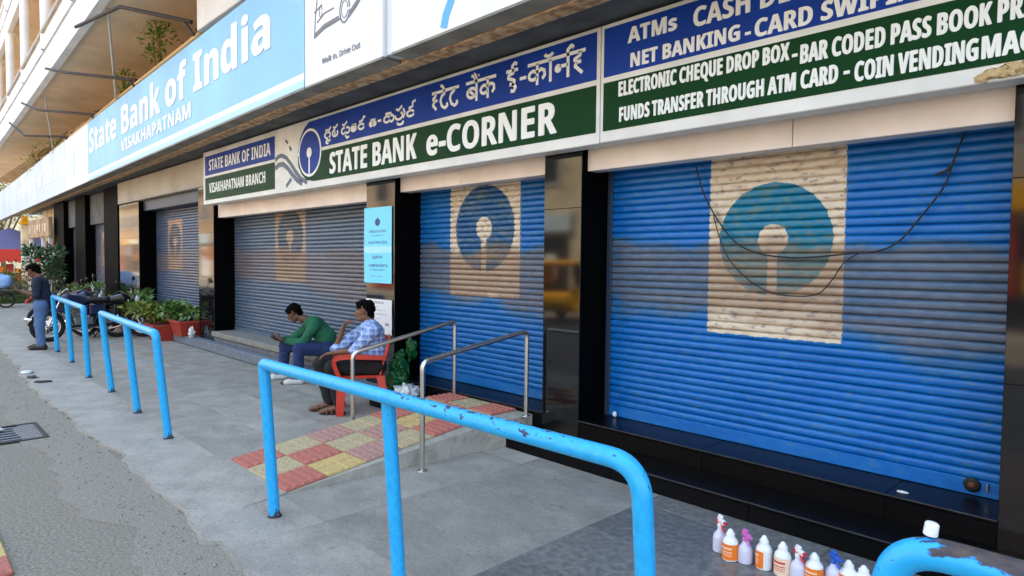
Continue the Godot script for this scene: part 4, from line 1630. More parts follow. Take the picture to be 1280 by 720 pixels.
func build_signs() -> void:
	var x := 4.20
	var t := thing("branch_signboard", "long sign reading STATE BANK e-CORNER on green and blue with a round emblem", "signboard", Vector3(4.3, 2.66, -7.9))
	var mb := MB.new()
	mb.box(Vector3(x, 2.665, -12.42), Vector3(4.36, 3.605, -3.336), 0.006)
	obj("box", mb, M.sign_white, t)
	mb = MB.new()
	rect(mb, -12.32, -9.42, 3.18, 3.52, x)
	mb.plate(V([-8.34, 3.57, -8.48, 3.50, -8.6, 3.38, -8.66, 3.185, -3.37, 3.185, -3.37, 3.57]), x, x - 0.004)
	obj("blue_field", mb, M.sign_blue, t)
	mb = MB.new()
	rect(mb, -12.32, -9.42, 2.74, 3.135, x)
	mb.plate(V([-8.67, 3.14, -8.66, 3.0, -8.56, 2.88, -8.42, 2.79, -8.2, 2.757, -3.37, 2.757, -3.37, 3.14]), x, x - 0.004)
	obj("green_field", mb, M.sign_green, t)
	mb = MB.new()
	mb.stroke(V([-9.40, 3.16, -9.3, 3.2, -9.18, 3.205, -9.04, 3.16, -8.9, 3.06, -8.74, 2.93, -8.58, 2.82, -8.4, 2.755]), 0.06, x, 0.005)
	mb.stroke(V([-9.40, 3.04, -9.28, 3.08, -9.14, 3.075, -9.0, 3.01, -8.86, 2.91, -8.7, 2.81, -8.55, 2.75]), 0.07, x, 0.005)
	mb.stroke(V([-9.04, 2.75, -8.88, 2.84]), 0.05, x, 0.005)
	mb.stroke(V([-9.03, 3.37, -9.01, 3.40]), 0.09, x, 0.005)
	mb.stroke(V([-8.92, 3.26, -8.89, 3.29]), 0.08, x, 0.005)
	obj("wave", mb, M.sign_wave, t)
	emblem(t, -8.31, 3.15, 0.29, x - 0.005, M.sign_blue, M.letter_white, M.letter_white)
	var f := x - 0.0045
	text("STATE BANK OF INDIA", -12.12, -9.56, 3.255, 0.19, f, M.letter_white, t)
	text("VISAKHAPATNAM BRANCH", -12.12, -9.75, 2.86, 0.17, f, M.letter_white, t)
	text("STATE BANK", -7.76, -5.85, 2.815, 0.27, f, M.letter_white, t, "Droid Sans", 700, 0.008)
	text("e-CORNER", -5.66, -3.80, 2.815, 0.27, f, M.letter_white, t, "Droid Sans", 700, 0.008)
	# Devanagari line
	var H := []
	H.append([0.52, V([0.0, 1, 0.52, 1]), V([0.22, 1, 0.24, 0.82, 0.06, 0.68, 0.2, 0.56, 0.36, 0.56]), V([0.2, 0.56, 0.06, 0.36, 0.3, 0.08])])
	var ta := V([0.3, 1, 0.3, 0.84, 0.12, 0.74, 0.04, 0.5, 0.14, 0.2, 0.34, 0.06, 0.5, 0.16, 0.46, 0.32])
	H.append([0.62, V([0.0, 1, 0.62, 1]), ta, V([0.32, 1.0, 0.18, 1.26, 0.06, 1.32])])
	H.append([0.62, V([0.0, 1, 0.6, 1]), ta])
	H.append([0.42])
	var bab := [V([0.0, 1, 0.8, 1]), V([0.62, 1, 0.62, 0.0]), arc(0.34, 0.46, 0.26, 0.24, 30, 330, 12), V([0.18, 0.62, 0.5, 0.3])]
	H.append([0.8] + bab + [V([0.6, 1.0, 0.46, 1.28, 0.32, 1.34]), V([0.64, 1.0, 0.58, 1.28, 0.46, 1.42]), V([0.74, 1.26, 0.77, 1.29])])
	var ka := [V([0.0, 1, 0.92, 1]), V([0.46, 1, 0.46, 0.0]), arc(0.26, 0.48, 0.2, 0.2, 20, 340, 12), V([0.46, 0.58, 0.64, 0.7, 0.8, 0.6, 0.82, 0.38, 0.7, 0.24])]
	H.append([0.92] + ka)
	H.append([0.55])
	H.append([0.6, V([0.0, 1, 0.6, 1]), V([0.36, 1, 0.36, 0.86, 0.14, 0.82, 0.1, 0.66, 0.3, 0.58, 0.44, 0.5, 0.4, 0.34, 0.18, 0.36]), V([0.3, 0.36, 0.5, 0.2, 0.4, 0.0, 0.24, 0.04]), V([0.36, 1.0, 0.3, 1.2, 0.44, 1.34, 0.56, 1.26])])
	H.append([0.5, V([0.1, 0.5, 0.42, 0.5])])
	H.append([1.25] + ka + [V([0.9, 1, 1.25, 1]), V([1.08, 1, 1.08, 0.0]), arc(1.0, 1.36, 0.2, 0.18, 200, 340, 10)])
	H.append([0.78, V([0.0, 1, 0.78, 1]), V([0.62, 1, 0.62, 0.0]), V([0.62, 0.56, 0.26, 0.56]), arc(0.18, 0.5, 0.1, 0.12, 0, 350, 8), V([0.62, 1.0, 0.6, 1.2, 0.76, 1.36, 0.86, 1.24])])
	H.append([0.6, V([0.0, 1, 0.58, 1]), V([0.34, 1, 0.36, 0.82, 0.1, 0.68, 0.26, 0.54, 0.4, 0.56]), V([0.22, 0.54, 0.14, 0.4, 0.46, 0.04])])
	var tot := 0.0
	for g in H: tot += g[0]
	letters(H, -5.57, 3.265, 2.09 / tot, 0.19, 0.030, f, M.letter_white, t)
	# Telugu line: round letters with ticks
	var T := []
	var tick := V([0.1, 1.0, 0.26, 0.84, 0.52, 1.16])
	T.append([0.72, arc(0.3, 0.36, 0.26, 0.3, -60, 270, 16), V([0.3, 0.66, 0.3, 0.86]), V([0.1, 0.86, 0.5, 0.86, 0.6, 1.1]), arc(0.3, -0.3, 0.14, 0.16, 0, 300, 10), V([0.44, -0.3, 0.56, -0.1])])
	T.append([0.64, arc(0.28, 0.36, 0.24, 0.3, 90, 400, 16), tick, V([0.28, 0.1, 0.28, 0.5])])
	T.append([0.2])
	T.append([0.8, arc(0.22, 0.34, 0.18, 0.28, 60, 330, 14), arc(0.54, 0.34, 0.18, 0.28, 200, 480, 14), tick, V([0.36, -0.1, 0.5, -0.4, 0.7, -0.3])])
	T.append([0.62, arc(0.28, 0.34, 0.22, 0.26, 0, 355, 16), V([0.16, 0.66, 0.5, 0.66])])
	T.append([0.66, arc(0.3, 0.32, 0.24, 0.24, 20, 340, 16), V([0.3, 0.56, 0.14, 0.8, 0.4, 0.86, 0.5, 1.2, 0.62, 1.1])])
	T.append([0.3])
	T.append([0.56, arc(0.14, 0.3, 0.12, 0.2, 60, 400, 10), arc(0.38, 0.3, 0.12, 0.2, 60, 400, 10), V([0.1, 0.62, 0.46, 0.62])])
	T.append([0.5, V([0.1, 0.4, 0.34, 0.4])])
	T.append([0.85, arc(0.28, 0.34, 0.22, 0.26, 30, 330, 16), V([0.28, 0.6, 0.2, 0.84, 0.6, 0.8]), arc(0.62, 0.34, 0.16, 0.28, -160, 120, 12)])
	T.append([0.8, arc(0.3, 0.36, 0.26, 0.3, -200, 60, 16), tick, arc(0.4, -0.26, 0.2, 0.14, 150, 400, 10), V([0.6, 0.1, 0.72, 0.5, 0.6, 0.9])])
	T.append([0.66, arc(0.3, 0.32, 0.24, 0.24, 20, 340, 16), V([0.3, 0.56, 0.2, 0.8, 0.44, 0.86, 0.44, 1.2, 0.64, 1.3])])
	tot = 0.0
	for g in T: tot += g[0]
	letters(T, -7.9, 3.275, 2.04 / tot, 0.13, 0.026, f, M.letter_white, t)

	t = thing("services_signboard", "blue and green sign listing bank services over the nearest shutter, its lower edge torn", "signboard", Vector3(4.3, 2.66, -1.0))
	mb = MB.new()
	mb.box(Vector3(x, 2.668, -3.328), Vector3(4.36, 3.605, 1.6), 0.006)
	obj("box", mb, M.sign_white, t)
	mb = MB.new()
	rect(mb, -3.295, 1.57, 3.185, 3.57, x)
	obj("blue_field", mb, M.sign_blue, t)
	mb = MB.new()
	rect(mb, -3.295, 1.57, 2.757, 3.14, x)
	obj("green_field", mb, M.sign_green, t)
	for w in [["ATMs", -3.06, -2.63, 3.405, 0.115], ["CASH DEPOSIT MACHINES", -2.49, -0.35, 3.385, 0.135], ["NET BANKING", -3.03, -2.14, 3.215, 0.105], ["-", -2.10, -2.06, 3.235, 0.02], ["CARD SWIPING", -2.03, -0.98, 3.205, 0.115], ["MACHINES", -0.9, -0.1, 3.205, 0.115],
		["ELECTRONIC CHEQUE DROP BOX", -3.14, -1.80, 2.985, 0.11], ["-", -1.78, -1.745, 3.02, 0.02], ["BAR CODED PASS BOOK PRINTER", -1.725, -0.35, 2.97, 0.115], ["FUNDS TRANSFER THROUGH ATM CARD", -3.13, -1.50, 2.81, 0.11], ["-", -1.465, -1.43, 2.85, 0.02], ["COIN VENDING", -1.40, -0.795, 2.795, 0.115], ["MACHINE", -0.775, -0.3, 2.795, 0.115]]:
		if w[0] == "-":
			mb = MB.new()
			rect(mb, w[1], w[2], w[3], w[3] + w[4], f)
			obj("dash", mb, M.letter_white, t)
		else:
			text(w[0], w[1], w[2], w[3], w[4], f, M.letter_white, t, "Droid Sans", 700, 0.004)
	# torn lower edge, foam and tape hanging out
	mb = MB.new()
	for i in 16:
		mb.ball(Vector3(4.175 + rng.randf() * 0.02, 2.70 + rng.randf_range(-0.025, 0.03) + 0.004 * i * 0.5, -0.78 + i * 0.022), Vector3(0.014, rng.randf_range(0.01, 0.026), rng.randf_range(0.02, 0.05)), 12, Basis(Vector3(1, 0, 0), rng.randf_range(-0.6, 0.6)), 1.2, i)
	obj("torn_edging", mb, tri(mat("foam", S(216, 190, 140), 0.9), 3.0, M.tn), t)

# ------------------------------------------------------------------ the far end of the street
func build_far_end() -> void:
	var t := thing("corner_shop", "small open shop front with a brown sign past the last black pillar", "shop", Vector3(4.6, 0, -31.0))
	var mb := MB.new()
	mb.box(Vector3(4.9, 0.0, -34.0), Vector3(5.1, 5.9, -28.42))
	obj("wall", mb, M.yellow_wall, t)
	mb = MB.new()
	mb.box(Vector3(4.28, 2.42, -33.0), Vector3(4.4, 3.14, -28.5), 0.02)
	var sg := obj("sign", mb, M.tan_wall, t)
	mb = MB.new()
	for i in 7:
		mb.box(Vector3(4.262, 2.62 + 0.1 * (i % 2), -32.6 + i * 0.56), Vector3(4.279, 2.92, -32.25 + i * 0.56), 0.004)
	obj("sign_figure", mb, M.orange_wall, sg)
	mb = MB.new()
	mb.box(Vector3(4.55, 0.0, -31.6), Vector3(4.62, 2.3, -30.6), 0.01)
	obj("door", mb, M.bike_red, t)
	for z in [-33.2, -30.4, -29.0]:
		mb = MB.new()
		mb.box(Vector3(4.35, 0.0, z - 0.06), Vector3(4.47, 2.41, z + 0.06), 0.01)
		obj("post", mb, M.white_wall, t)
	for k in 3:
		mb = MB.new()
		mb.box(Vector3(4.6, 0.7 + k * 0.55, -30.3), Vector3(4.88, 0.74 + k * 0.55, -29.1))
		var sh := obj("shelf", mb, M.white_wall, t)
		for i in 6:
			mb = MB.new()
			mb.box(Vector3(4.64, 0.742 + k * 0.55, -30.25 + i * 0.19), Vector3(4.8, 1.0 + k * 0.55 + 0.06 * ((i + k) % 3), -30.1 + i * 0.19), 0.01)
			obj("packet", mb, [M.plastic_red, M.letter_white, M.label_orange, M.cloth_sky][(i + k) % 4], sh)

	t = thing("yellow_gate_post", "tall yellow post with ornate top at the left end of the street", "post", Vector3(4.1, 0, -38.5))
	mb = MB.new()
	mb.box(Vector3(4.72, 0, -38.7), Vector3(5.02, 3.2, -38.3), 0.03)
	obj("shaft", mb, M.yellow_wall, t)
	mb = MB.new()
	mb.box(Vector3(4.66, 3.21, -38.78), Vector3(5.08, 3.38, -38.22), 0.04)
	mb.box(Vector3(4.74, 3.38, -38.66), Vector3(5.0, 3.6, -38.34), 0.05)
	obj("cap", mb, M.auto_yellow, t)

	t = thing("market_tent", "tent with a blue roof and red valance at the left edge", "tent", Vector3(4.8, 0, -43.0))
	mb = MB.new()
	for s in [[2.4, -41.5], [7.2, -41.5], [7.2, -45.0], [2.4, -45.0]]:
		mb.tube([Vector3(s[0], 0, s[1]), Vector3(s[0], 2.05, s[1])], 0.035, 6)
	obj("pole", mb, M.alu, t)
	mb = MB.new()
	var ap := Vector3(4.8, 3.2, -43.2)
	var cs := [Vector3(2.2, 2.05, -41.3), Vector3(7.4, 2.05, -41.3), Vector3(7.4, 2.05, -45.2), Vector3(2.2, 2.05, -45.2)]
	for i in 4:
		mb.tri(cs[i], cs[(i + 1) % 4], ap, Vector3.UP)
	obj("roof", mb, M.tent_blue, t)
	mb = MB.new()
	for i in 4:
		var a: Vector3 = cs[i]
		var b: Vector3 = cs[(i + 1) % 4]
		for k in 16:
			var p := a.lerp(b, k / 16.0)
			var q := a.lerp(b, (k + 1) / 16.0)
			var m := (p + q) / 2
			mb.quad(p, q, q - Vector3(0, 0.5, 0), p - Vector3(0, 0.5, 0))
			mb.tri(p - Vector3(0, 0.5, 0), q - Vector3(0, 0.5, 0), m - Vector3(0, 0.72, 0))
	obj("valance", mb, M.tent_red, t)

	t = thing("street_stall", "low stall with red and white goods under the tent", "stall", Vector3(5.0, 0, -41.8))
	mb = MB.new()
	mb.box(Vector3(3.6, 0.0, -42.3), Vector3(6.5, 0.8, -41.7), 0.02)
	obj("counter", mb, M.tent_red, t)
	for i in 7:
		mb = MB.new()
		mb.box(Vector3(3.7 + i * 0.4, 0.802, -42.2), Vector3(4.0 + i * 0.4, 1.05 + 0.12 * (i % 3), -41.85), 0.03)
		obj("goods", mb, [M.letter_white, M.label_orange, M.pot_red, M.auto_yellow][i % 4], t)

	t = thing("white_banner_board", "white board standing between the yellow post and the palm", "board", Vector3(4.2, 0, -35.6))
	mb = MB.new()
	mb.box(Vector3(4.4, 1.45, -35.65), Vector3(4.85, 2.15, -35.6), 0.01)
	obj("panel", mb, M.banner_white, t)
	mb = MB.new()
	for xx in [4.45, 4.8]:
		mb.tube([Vector3(xx, 0, -35.68), Vector3(xx, 2.1, -35.68)], 0.025, 6)
	obj("leg", mb, M.alu, t)

	var gt := [Color(0.05, 0.13, 0.05), Color(0.08, 0.17, 0.06), Color(0.04, 0.09, 0.04)]
	bush("potted_palm", "tall green palm-like plant behind the standing man", "plant", Vector3(3.95, 1.35, -27.0), Vector3(0.55, 0.75, 0.55), 0.0, 700, 0.22, gt, "", 12)
	bush("yellow_shrub", "yellow green shrub beside the grass at the left edge", "shrub", Vector3(3.25, 0.85, -30.0), Vector3(0.5, 0.4, 0.6), 0.0, 420, 0.13, [Color(0.16, 0.20, 0.03), Color(0.22, 0.24, 0.04), Color(0.10, 0.15, 0.03)])
	bush("orange_shrub", "small shrub with orange leaves between grass and shop", "shrub", Vector3(3.75, 0.8, -31.0), Vector3(0.5, 0.5, 0.5), 0.0, 320, 0.13, [Color(0.32, 0.12, 0.03), Color(0.14, 0.14, 0.03), Color(0.3, 0.2, 0.04)])
	for i in 4:
		bush("hedge_plant", ["round green hedge plant at the near end of the verge", "second green hedge plant along the verge", "third green hedge plant along the verge, by the shop", "farthest green hedge plant on the verge"][i], "plant", Vector3(3.0 + 0.35 * i, 0.4, -29.4 - 1.5 * i), Vector3(0.5, 0.35, 0.6), 0.0, 300, 0.12, gt, "hedge plants on the verge")
	# bundle under a light blue sheet
	t = thing("covered_cart", "handcart covered with a light blue sheet at the left edge", "cart", Vector3(2.75, 0, -27.2))
	var q := Field.new(Vector3(1.65, 0.4, -28.4), Vector3(3.65, 1.5, -26.2), 0.05)
	q.bone(Vector3(2.2, 0.82, -27.4), Vector3(2.85, 0.85, -27.1), 0.28, 0.24, 0.1)
	q.bone(Vector3(2.3, 1.0, -27.3), Vector3(2.65, 1.0, -27.2), 0.2, 0.15, 0.15)
	q.rough(0.08, 2.4, 31)
	mb = MB.new()
	q.skin(mb)
	obj("sheet", mb, M.cloth_sky, t)
	mb = MB.new()
	mb.box(Vector3(2.0, 0.42, -27.7), Vector3(3.05, 0.56, -26.8), 0.02)
	obj("deck", mb, M.dark_iron, t)
	for s in [2.15, 2.85]:
		mb = MB.new()
		mb.ring(Vector3(s, 0.25, -26.76), 0.22, 0.03, Vector3(0, 0, 1), 20, 6)
		obj("wheel", mb, M.black_rubber, t)

	# house closing the view
	t = thing("beige_house", "plain beige house front closing the street at the far left", "house", Vector3(4, 0, -64))
	mb = MB.new()
	mb.box(Vector3(-3.0, 0, -70.0), Vector3(16.0, 9.0, -62.0), 0.05)
	obj("wall", mb, M.yellow_wall, t)
	for i in 5:
		for k in 2:
			mb = MB.new()
			mb.box(Vector3(-1.0 + i * 3.0, 1.2 + k * 3.6, -61.99), Vector3(0.2 + i * 3.0, 2.9 + k * 3.6, -61.93), 0.01)
			var w := obj("window", mb, M.white_wall, t)
			mb = MB.new()
			mb.box(Vector3(-0.9 + i * 3.0, 1.3 + k * 3.6, -61.929), Vector3(0.1 + i * 3.0, 2.8 + k * 3.6, -61.92))
			obj("pane", mb, M.glass_dark, w)
	for i in 3:
		tree(["round street tree in front of the beige house, left", "round street tree in front of the beige house, middle", "round street tree beside the beige house, near the tent"][i], Vector3(-1.5 + i * 3.4, 0, -55.0 + 2.0 * i), 5.0 + i * 0.7)

func tree(label: String, at: Vector3, h: float) -> void:
	var t := thing("street_tree", label, "tree", at, "street trees at the far end")
	var mb := MB.new()
	mb.tube([at, at + Vector3(0.08, h * 0.35, 0), at + Vector3(-0.05, h * 0.62, 0.1)], [0.16, 0.12, 0.08], 8)
	for i in 6:
		var a := TAU * i / 6.0
		mb.tube([at + Vector3(0.05, h * (0.34 + 0.04 * i), 0), at + Vector3(cos(a) * h * 0.15, h * 0.68, sin(a) * h * 0.15), at + Vector3(cos(a) * h * 0.28, h * 0.82, sin(a) * h * 0.28)], [0.07, 0.045, 0.02], 6)
	obj("trunk", mb, M.stem, t)
	mb = MB.new()
	for k in 16:
		var o := Vector3(rng.randfn(), rng.randfn() * 0.6, rng.randfn()) * h * 0.15
		leaves(mb, at + Vector3(0, h * 0.78, 0) + o, Vector3.ONE * h * 0.14, 110, 0.2, [Color(0.05, 0.1, 0.03), Color(0.08, 0.14, 0.03), Color(0.04, 0.08, 0.02)])
	obj("crown", mb, M.leaf, t).set_meta("kind", "stuff")

# ------------------------------------------------------------------ the sunny side of the street, seen in the polished stone
func build_across() -> void:
	var defs := [
		["cream_shop_house", "cream shop house across the street with yellow signboards", M.cream_wall, -9.0, 3.0, 9.5, M.auto_yellow],
		["yellow_shop_house", "yellow shop house across the street with orange signboards", M.yellow_wall, -21.0, -9.2, 8.5, M.label_orange],
		["orange_shop_house", "orange walled shop house across the street with white signboards", M.orange_wall, -34.0, -21.2, 9.0, M.letter_white],
		["white_shop_house", "white shop house across the street with red signboards", M.white_wall, -52.0, -34.2, 8.0, M.tent_red],
		["long_tan_house", "long tan house far down the other side of the street", M.tan_wall, -92.0, -52.2, 9.0, M.auto_yellow],
		["last_house", "last yellow house far down the other side of the street", M.yellow_wall, -140.0, -92.2, 10.0, M.letter_white]]
	for d in defs:
		var z0: float = d[3]
		var z1: float = d[4]
		var t := thing(d[0], d[1], "house", Vector3(-14, 0, (z0 + z1) / 2), "shop houses across the street")
		var mb := MB.new()
		mb.box(Vector3(-19.0, 0, z0), Vector3(-12.0, d[5], z1), 0.04)
		obj("wall", mb, d[2], t)
		var n := int((z1 - z0) / 3.2)
		for i in n:
			var z := z0 + 0.7 + i * (z1 - z0 - 0.8) / n
			mb = MB.new()
			mb.box(Vector3(-11.99, 0.1, z), Vector3(-11.93, 2.8, z + 2.3), 0.01)
			obj("shop_door", mb, [M.dark_interior, M.glass_dark, M.white_wall, M.dark_interior, M.pot_red][(i * 2 + int(d[5])) % 5], t)
			mb = MB.new()
			mb.box(Vector3(-11.99, 3.0 + 0.12 * (i % 3), z - 0.2), Vector3(-11.75, 3.75 + 0.1 * (i % 2), z + 2.5), 0.02)
			obj("sign", mb, [d[6], M.white_wall, M.tan_wall, M.banner_pale, M.tan_beam][(i + int(d[5])) % 5], t)
			mb = MB.new()
			mb.box(Vector3(-11.99, 5.0, z + 0.4), Vector3(-11.9, 6.6, z + 1.8), 0.01)
			var w := obj("window", mb, M.white_wall, t)
			for k in 3:
				var hz := z + rng.randf_range(-0.3, 2.4)
				var hy := rng.randf_range(0.9, 2.2)
				var b := MB.new()
				b.box(Vector3(-11.92 + 0.06 * k, hy, hz), Vector3(-11.88 + 0.06 * k, hy + rng.randf_range(0.6, 1.6), hz + rng.randf_range(0.25, 0.7)), 0.01)
				obj("hanging_board", b, [M.letter_white, M.auto_yellow, M.label_orange, M.pot_red, M.banner_white, M.dark_interior][rng.randi() % 6], t)
			mb = MB.new()
			mb.box(Vector3(-11.899, 5.1, z + 0.5), Vector3(-11.88, 6.5, z + 1.7))
			obj("pane", mb, M.glass_dark, w)
		mb = MB.new()
		mb.box(Vector3(-12.0, d[5] - 1.1, z0), Vector3(-11.6, d[5] - 0.9, z1), 0.02)
		obj("ledge", mb, M.white_wall, t)
	var mb := MB.new()
	mb.quad(Vector3(-12.0, -0.02, -140), Vector3(-9.4, -0.02, -140), Vector3(-9.4, -0.02, 60), Vector3(-12.0, -0.02, 60), Vector3.UP)
	struct("opposite_pavement", mb, M.paving_pale)
	for k in 2:
		auto(Vector3(-5.6, -0.03, -12.4 - 3.6 * k), ["yellow and black auto rickshaw parked across the road, nearer one", "yellow and black auto rickshaw parked across the road, farther one"][k])

func auto(at: Vector3, label: String) -> void:
	var t := thing("auto_rickshaw", label, "rickshaw", at, "auto rickshaws across the road")
	var P := func(x: float, y: float, z: float) -> Vector3: return at + Vector3(x, y, z)
	var mb := MB.new()
	mb.box(P.call(-0.65, 0.3, -1.3), P.call(0.65, 0.85, 0.5), 0.08)
	mb.hexa([P.call(-0.55, 0.3, 0.5), P.call(0.55, 0.3, 0.5), P.call(0.3, 0.35, 1.25), P.call(-0.3, 0.35, 1.25), P.call(-0.6, 1.0, 0.5), P.call(0.6, 1.0, 0.5), P.call(0.3, 0.95, 1.2), P.call(-0.3, 0.95, 1.2)])
	obj("body", mb, M.auto_yellow, t)
	mb = MB.new()
	mb.box(P.call(-0.68, 1.62, -1.3), P.call(0.68, 1.78, 0.75), 0.07)
	mb.box(P.call(-0.66, 0.87, -1.3), P.call(0.66, 1.64, -1.2), 0.03)
	obj("hood", mb, M.auto_yellow, t)
	for s in [-0.62, 0.62]:
		for z in [-0.3, 0.62]:
			mb = MB.new()
			mb.tube([P.call(s, 0.86, z), P.call(s, 1.66, z)], 0.025, 6)
			obj("pillar", mb, M.black_paint, t)
	mb = MB.new()
	mb.hexa([P.call(-0.56, 1.0, 0.66), P.call(0.56, 1.0, 0.66), P.call(0.56, 1.0, 0.68), P.call(-0.56, 1.0, 0.68), P.call(-0.56, 1.62, 0.56), P.call(0.56, 1.62, 0.56), P.call(0.56, 1.62, 0.58), P.call(-0.56, 1.62, 0.58)])
	obj("windscreen", mb, M.glass_dark, t)
	mb = MB.new()
	mb.box(P.call(-0.55, 0.86, -1.15), P.call(0.55, 1.0, -0.55), 0.04)
	obj("seat", mb, M.black_vinyl, t)
	for w in [[-0.55, -0.85], [0.55, -0.85], [0.0, 1.0]]:
		mb = MB.new()
		mb.ring(P.call(w[0], 0.24, w[1]), 0.18, 0.06, Vector3(1, 0, 0), 20, 8)
		mb.tube([P.call(w[0] - 0.05, 0.24, w[1]), P.call(w[0] + 0.05, 0.24, w[1])], 0.12, 12)
		obj("wheel", mb, M.black_rubber, t)
	mb = MB.new()
	mb.ball(P.call(0, 0.8, 1.24), Vector3(0.09, 0.09, 0.04), 12)
	obj("headlight", mb, M.lamp_glass, t)

# ------------------------------------------------------------------ ramp and its handrails
func build_ramp() -> void:
	var t := thing("ramp", "short sloping concrete ramp paved with ribbed red and yellow tiles", "ramp", Vector3(3.2, 0, -4.95))
	var xs := 2.05
	var xe := 4.06
	var yt := 0.262
	var Y := func(x: float) -> float: return 0.018 + (yt - 0.018) * clampf((x - xs) / (xe - xs), 0.0, 1.0)
	# concrete body: apron, slope, landing; long side runs a little past the tiles
	var mb := MB.new()
	var za := -5.52
	var zb := -4.44
	mb.hexa([Vector3(1.72, 0.0, za + 0.1), Vector3(2.06, 0.0, za), Vector3(2.06, 0.0, zb), Vector3(1.72, 0.0, zb + 0.04), Vector3(1.72, 0.004, za + 0.1), Vector3(2.06, 0.016, za), Vector3(2.06, 0.016, zb), Vector3(1.72, 0.004, zb + 0.04)])
	obj("apron", mb, M.paving_pale, t)
	mb = MB.new()
	mb.hexa([Vector3(xs, 0.0, za), Vector3(xe, 0.0, za), Vector3(xe, 0.0, zb + 0.16), Vector3(xs, 0.0, zb), Vector3(xs, Y.call(xs) - 0.012, za), Vector3(xe, yt - 0.012, za), Vector3(xe, yt - 0.012, zb + 0.16), Vector3(xs, Y.call(xs) - 0.012, zb)])
	mb.box(Vector3(xe, 0.0, za), Vector3(4.395, yt - 0.012, zb + 0.2), 0.0)
	obj("body", mb, M.cement, t)
	# ribbed tiles
	var w := 0.336
	for j in 7:
		for i in 3:
			var x0 := xs + j * w + 0.002
			var x1 := x0 + w - 0.005
			if j == 6: x1 = 4.39
			var z0 := -5.49 + i * (w + 0.012)
			var z1 := z0 + w + 0.006
			var red := (i + j) % 2 == 0
			var faded := j < 4
			var m: Material = (M.tile_pink if faded and j > 1 else M.tile_red) if red else (M.tile_sand if (faded and i != 2) or (i * 3 + j) % 4 == 1 else M.tile_yellow)
			var b := MB.new()
			var ya: float = Y.call(x0)
			var yb: float = Y.call(x1)
			var dy := rng.randf_range(-0.001, 0.0015)
			b.hexa([Vector3(x0, ya - 0.01, z0), Vector3(x1, yb - 0.01, z0), Vector3(x1, yb - 0.01, z1), Vector3(x0, ya - 0.01, z1), Vector3(x0, ya + dy, z0), Vector3(x1, yb + dy, z0), Vector3(x1, yb + dy, z1), Vector3(x0, ya + dy, z1)])
			if red:
				for k in 5:
					var xa := x0 + 0.012 + k * 0.067
					var xb := xa + 0.040
					var pa := lerpf(ya, yb, (xa - x0) / (x1 - x0)) + dy
					var pb := lerpf(ya, yb, (xb - x0) / (x1 - x0)) + dy
					b.hexa([Vector3(xa, pa, z0 + 0.008), Vector3(xb, pb, z0 + 0.008), Vector3(xb, pb, z1 - 0.008), Vector3(xa, pa, z1 - 0.008), Vector3(xa + 0.006, pa + 0.011, z0 + 0.014), Vector3(xb - 0.006, pb + 0.011, z0 + 0.014), Vector3(xb - 0.006, pb + 0.011, z1 - 0.014), Vector3(xa + 0.006, pa + 0.011, z1 - 0.014)])
			else:
				for k in 2:
					for l in 2:
						b.hexa([Vector3(x0 + 0.01 + k * 0.165, lerpf(ya, yb, 0.03 + k * 0.5) + dy, z0 + 0.01 + l * 0.168), Vector3(x0 + 0.155 + k * 0.165, lerpf(ya, yb, 0.46 + k * 0.5) + dy, z0 + 0.01 + l * 0.168), Vector3(x0 + 0.155 + k * 0.165, lerpf(ya, yb, 0.46 + k * 0.5) + dy, z0 + 0.16 + l * 0.168), Vector3(x0 + 0.01 + k * 0.165, lerpf(ya, yb, 0.03 + k * 0.5) + dy, z0 + 0.16 + l * 0.168),
							Vector3(x0 + 0.014 + k * 0.165, lerpf(ya, yb, 0.03 + k * 0.5) + 0.005, z0 + 0.014 + l * 0.168), Vector3(x0 + 0.151 + k * 0.165, lerpf(ya, yb, 0.46 + k * 0.5) + 0.005, z0 + 0.014 + l * 0.168), Vector3(x0 + 0.151 + k * 0.165, lerpf(ya, yb, 0.46 + k * 0.5) + 0.005, z0 + 0.156 + l * 0.168), Vector3(x0 + 0.014 + k * 0.165, lerpf(ya, yb, 0.03 + k * 0.5) + 0.005, z0 + 0.156 + l * 0.168)])
			obj("tile", b, m, t)
	handrail(Vector3(3.09, 0.0, -4.21), 0.886, Vector3(4.27, 0.262, -4.20), 1.055, "steel handrail on the near side of the ramp")
	handrail(Vector3(3.27, 0.10, -5.60), 0.79, Vector3(4.37, 0.25, -5.38), 1.055, "steel handrail on the far side of the ramp, in front of the seated man")

func bend(a: Vector3, b: Vector3, c: Vector3, r: float, n := 8) -> Array:
	var u := (a - b).normalized()
	var w := (c - b).normalized()
	var p := []
	for i in n + 1:
		var t := i / float(n)
		p.append((b + u * r).lerp(b, t).lerp(b.lerp(b + w * r, t), t))
	return p

func handrail(a: Vector3, ya: float, b: Vector3, yb: float, label: String) -> void:
	var t := thing("handrail", label, "handrail", a, "steel handrails of the ramp")
	var at := Vector3(a.x, ya, a.z)
	var bt := Vector3(b.x, yb, b.z)
	var mb := MB.new()
	var path := [at + Vector3(0, -0.09, 0)] + bend(a, at, bt, 0.07) + bend(at, bt, b, 0.06) + [bt + Vector3(0, -0.08, 0)]
	mb.tube(path, 0.021, 14)
	obj("top_rail", mb, M.steel, t)
	for q in [[a, at + Vector3(0, -0.088, 0)], [b, bt + Vector3(0, -0.078, 0)]]:
		mb = MB.new()
		mb.tube([q[0], q[1]], 0.021, 14)
		var l := obj("post", mb, M.steel, t)
		mb = MB.new()
		mb.lathe([Vector2(0.0, 0.008), Vector2(0.04, 0.008), Vector2(0.042, 0.0)], q[0], 16)
		obj("flange", mb, M.steel, l)

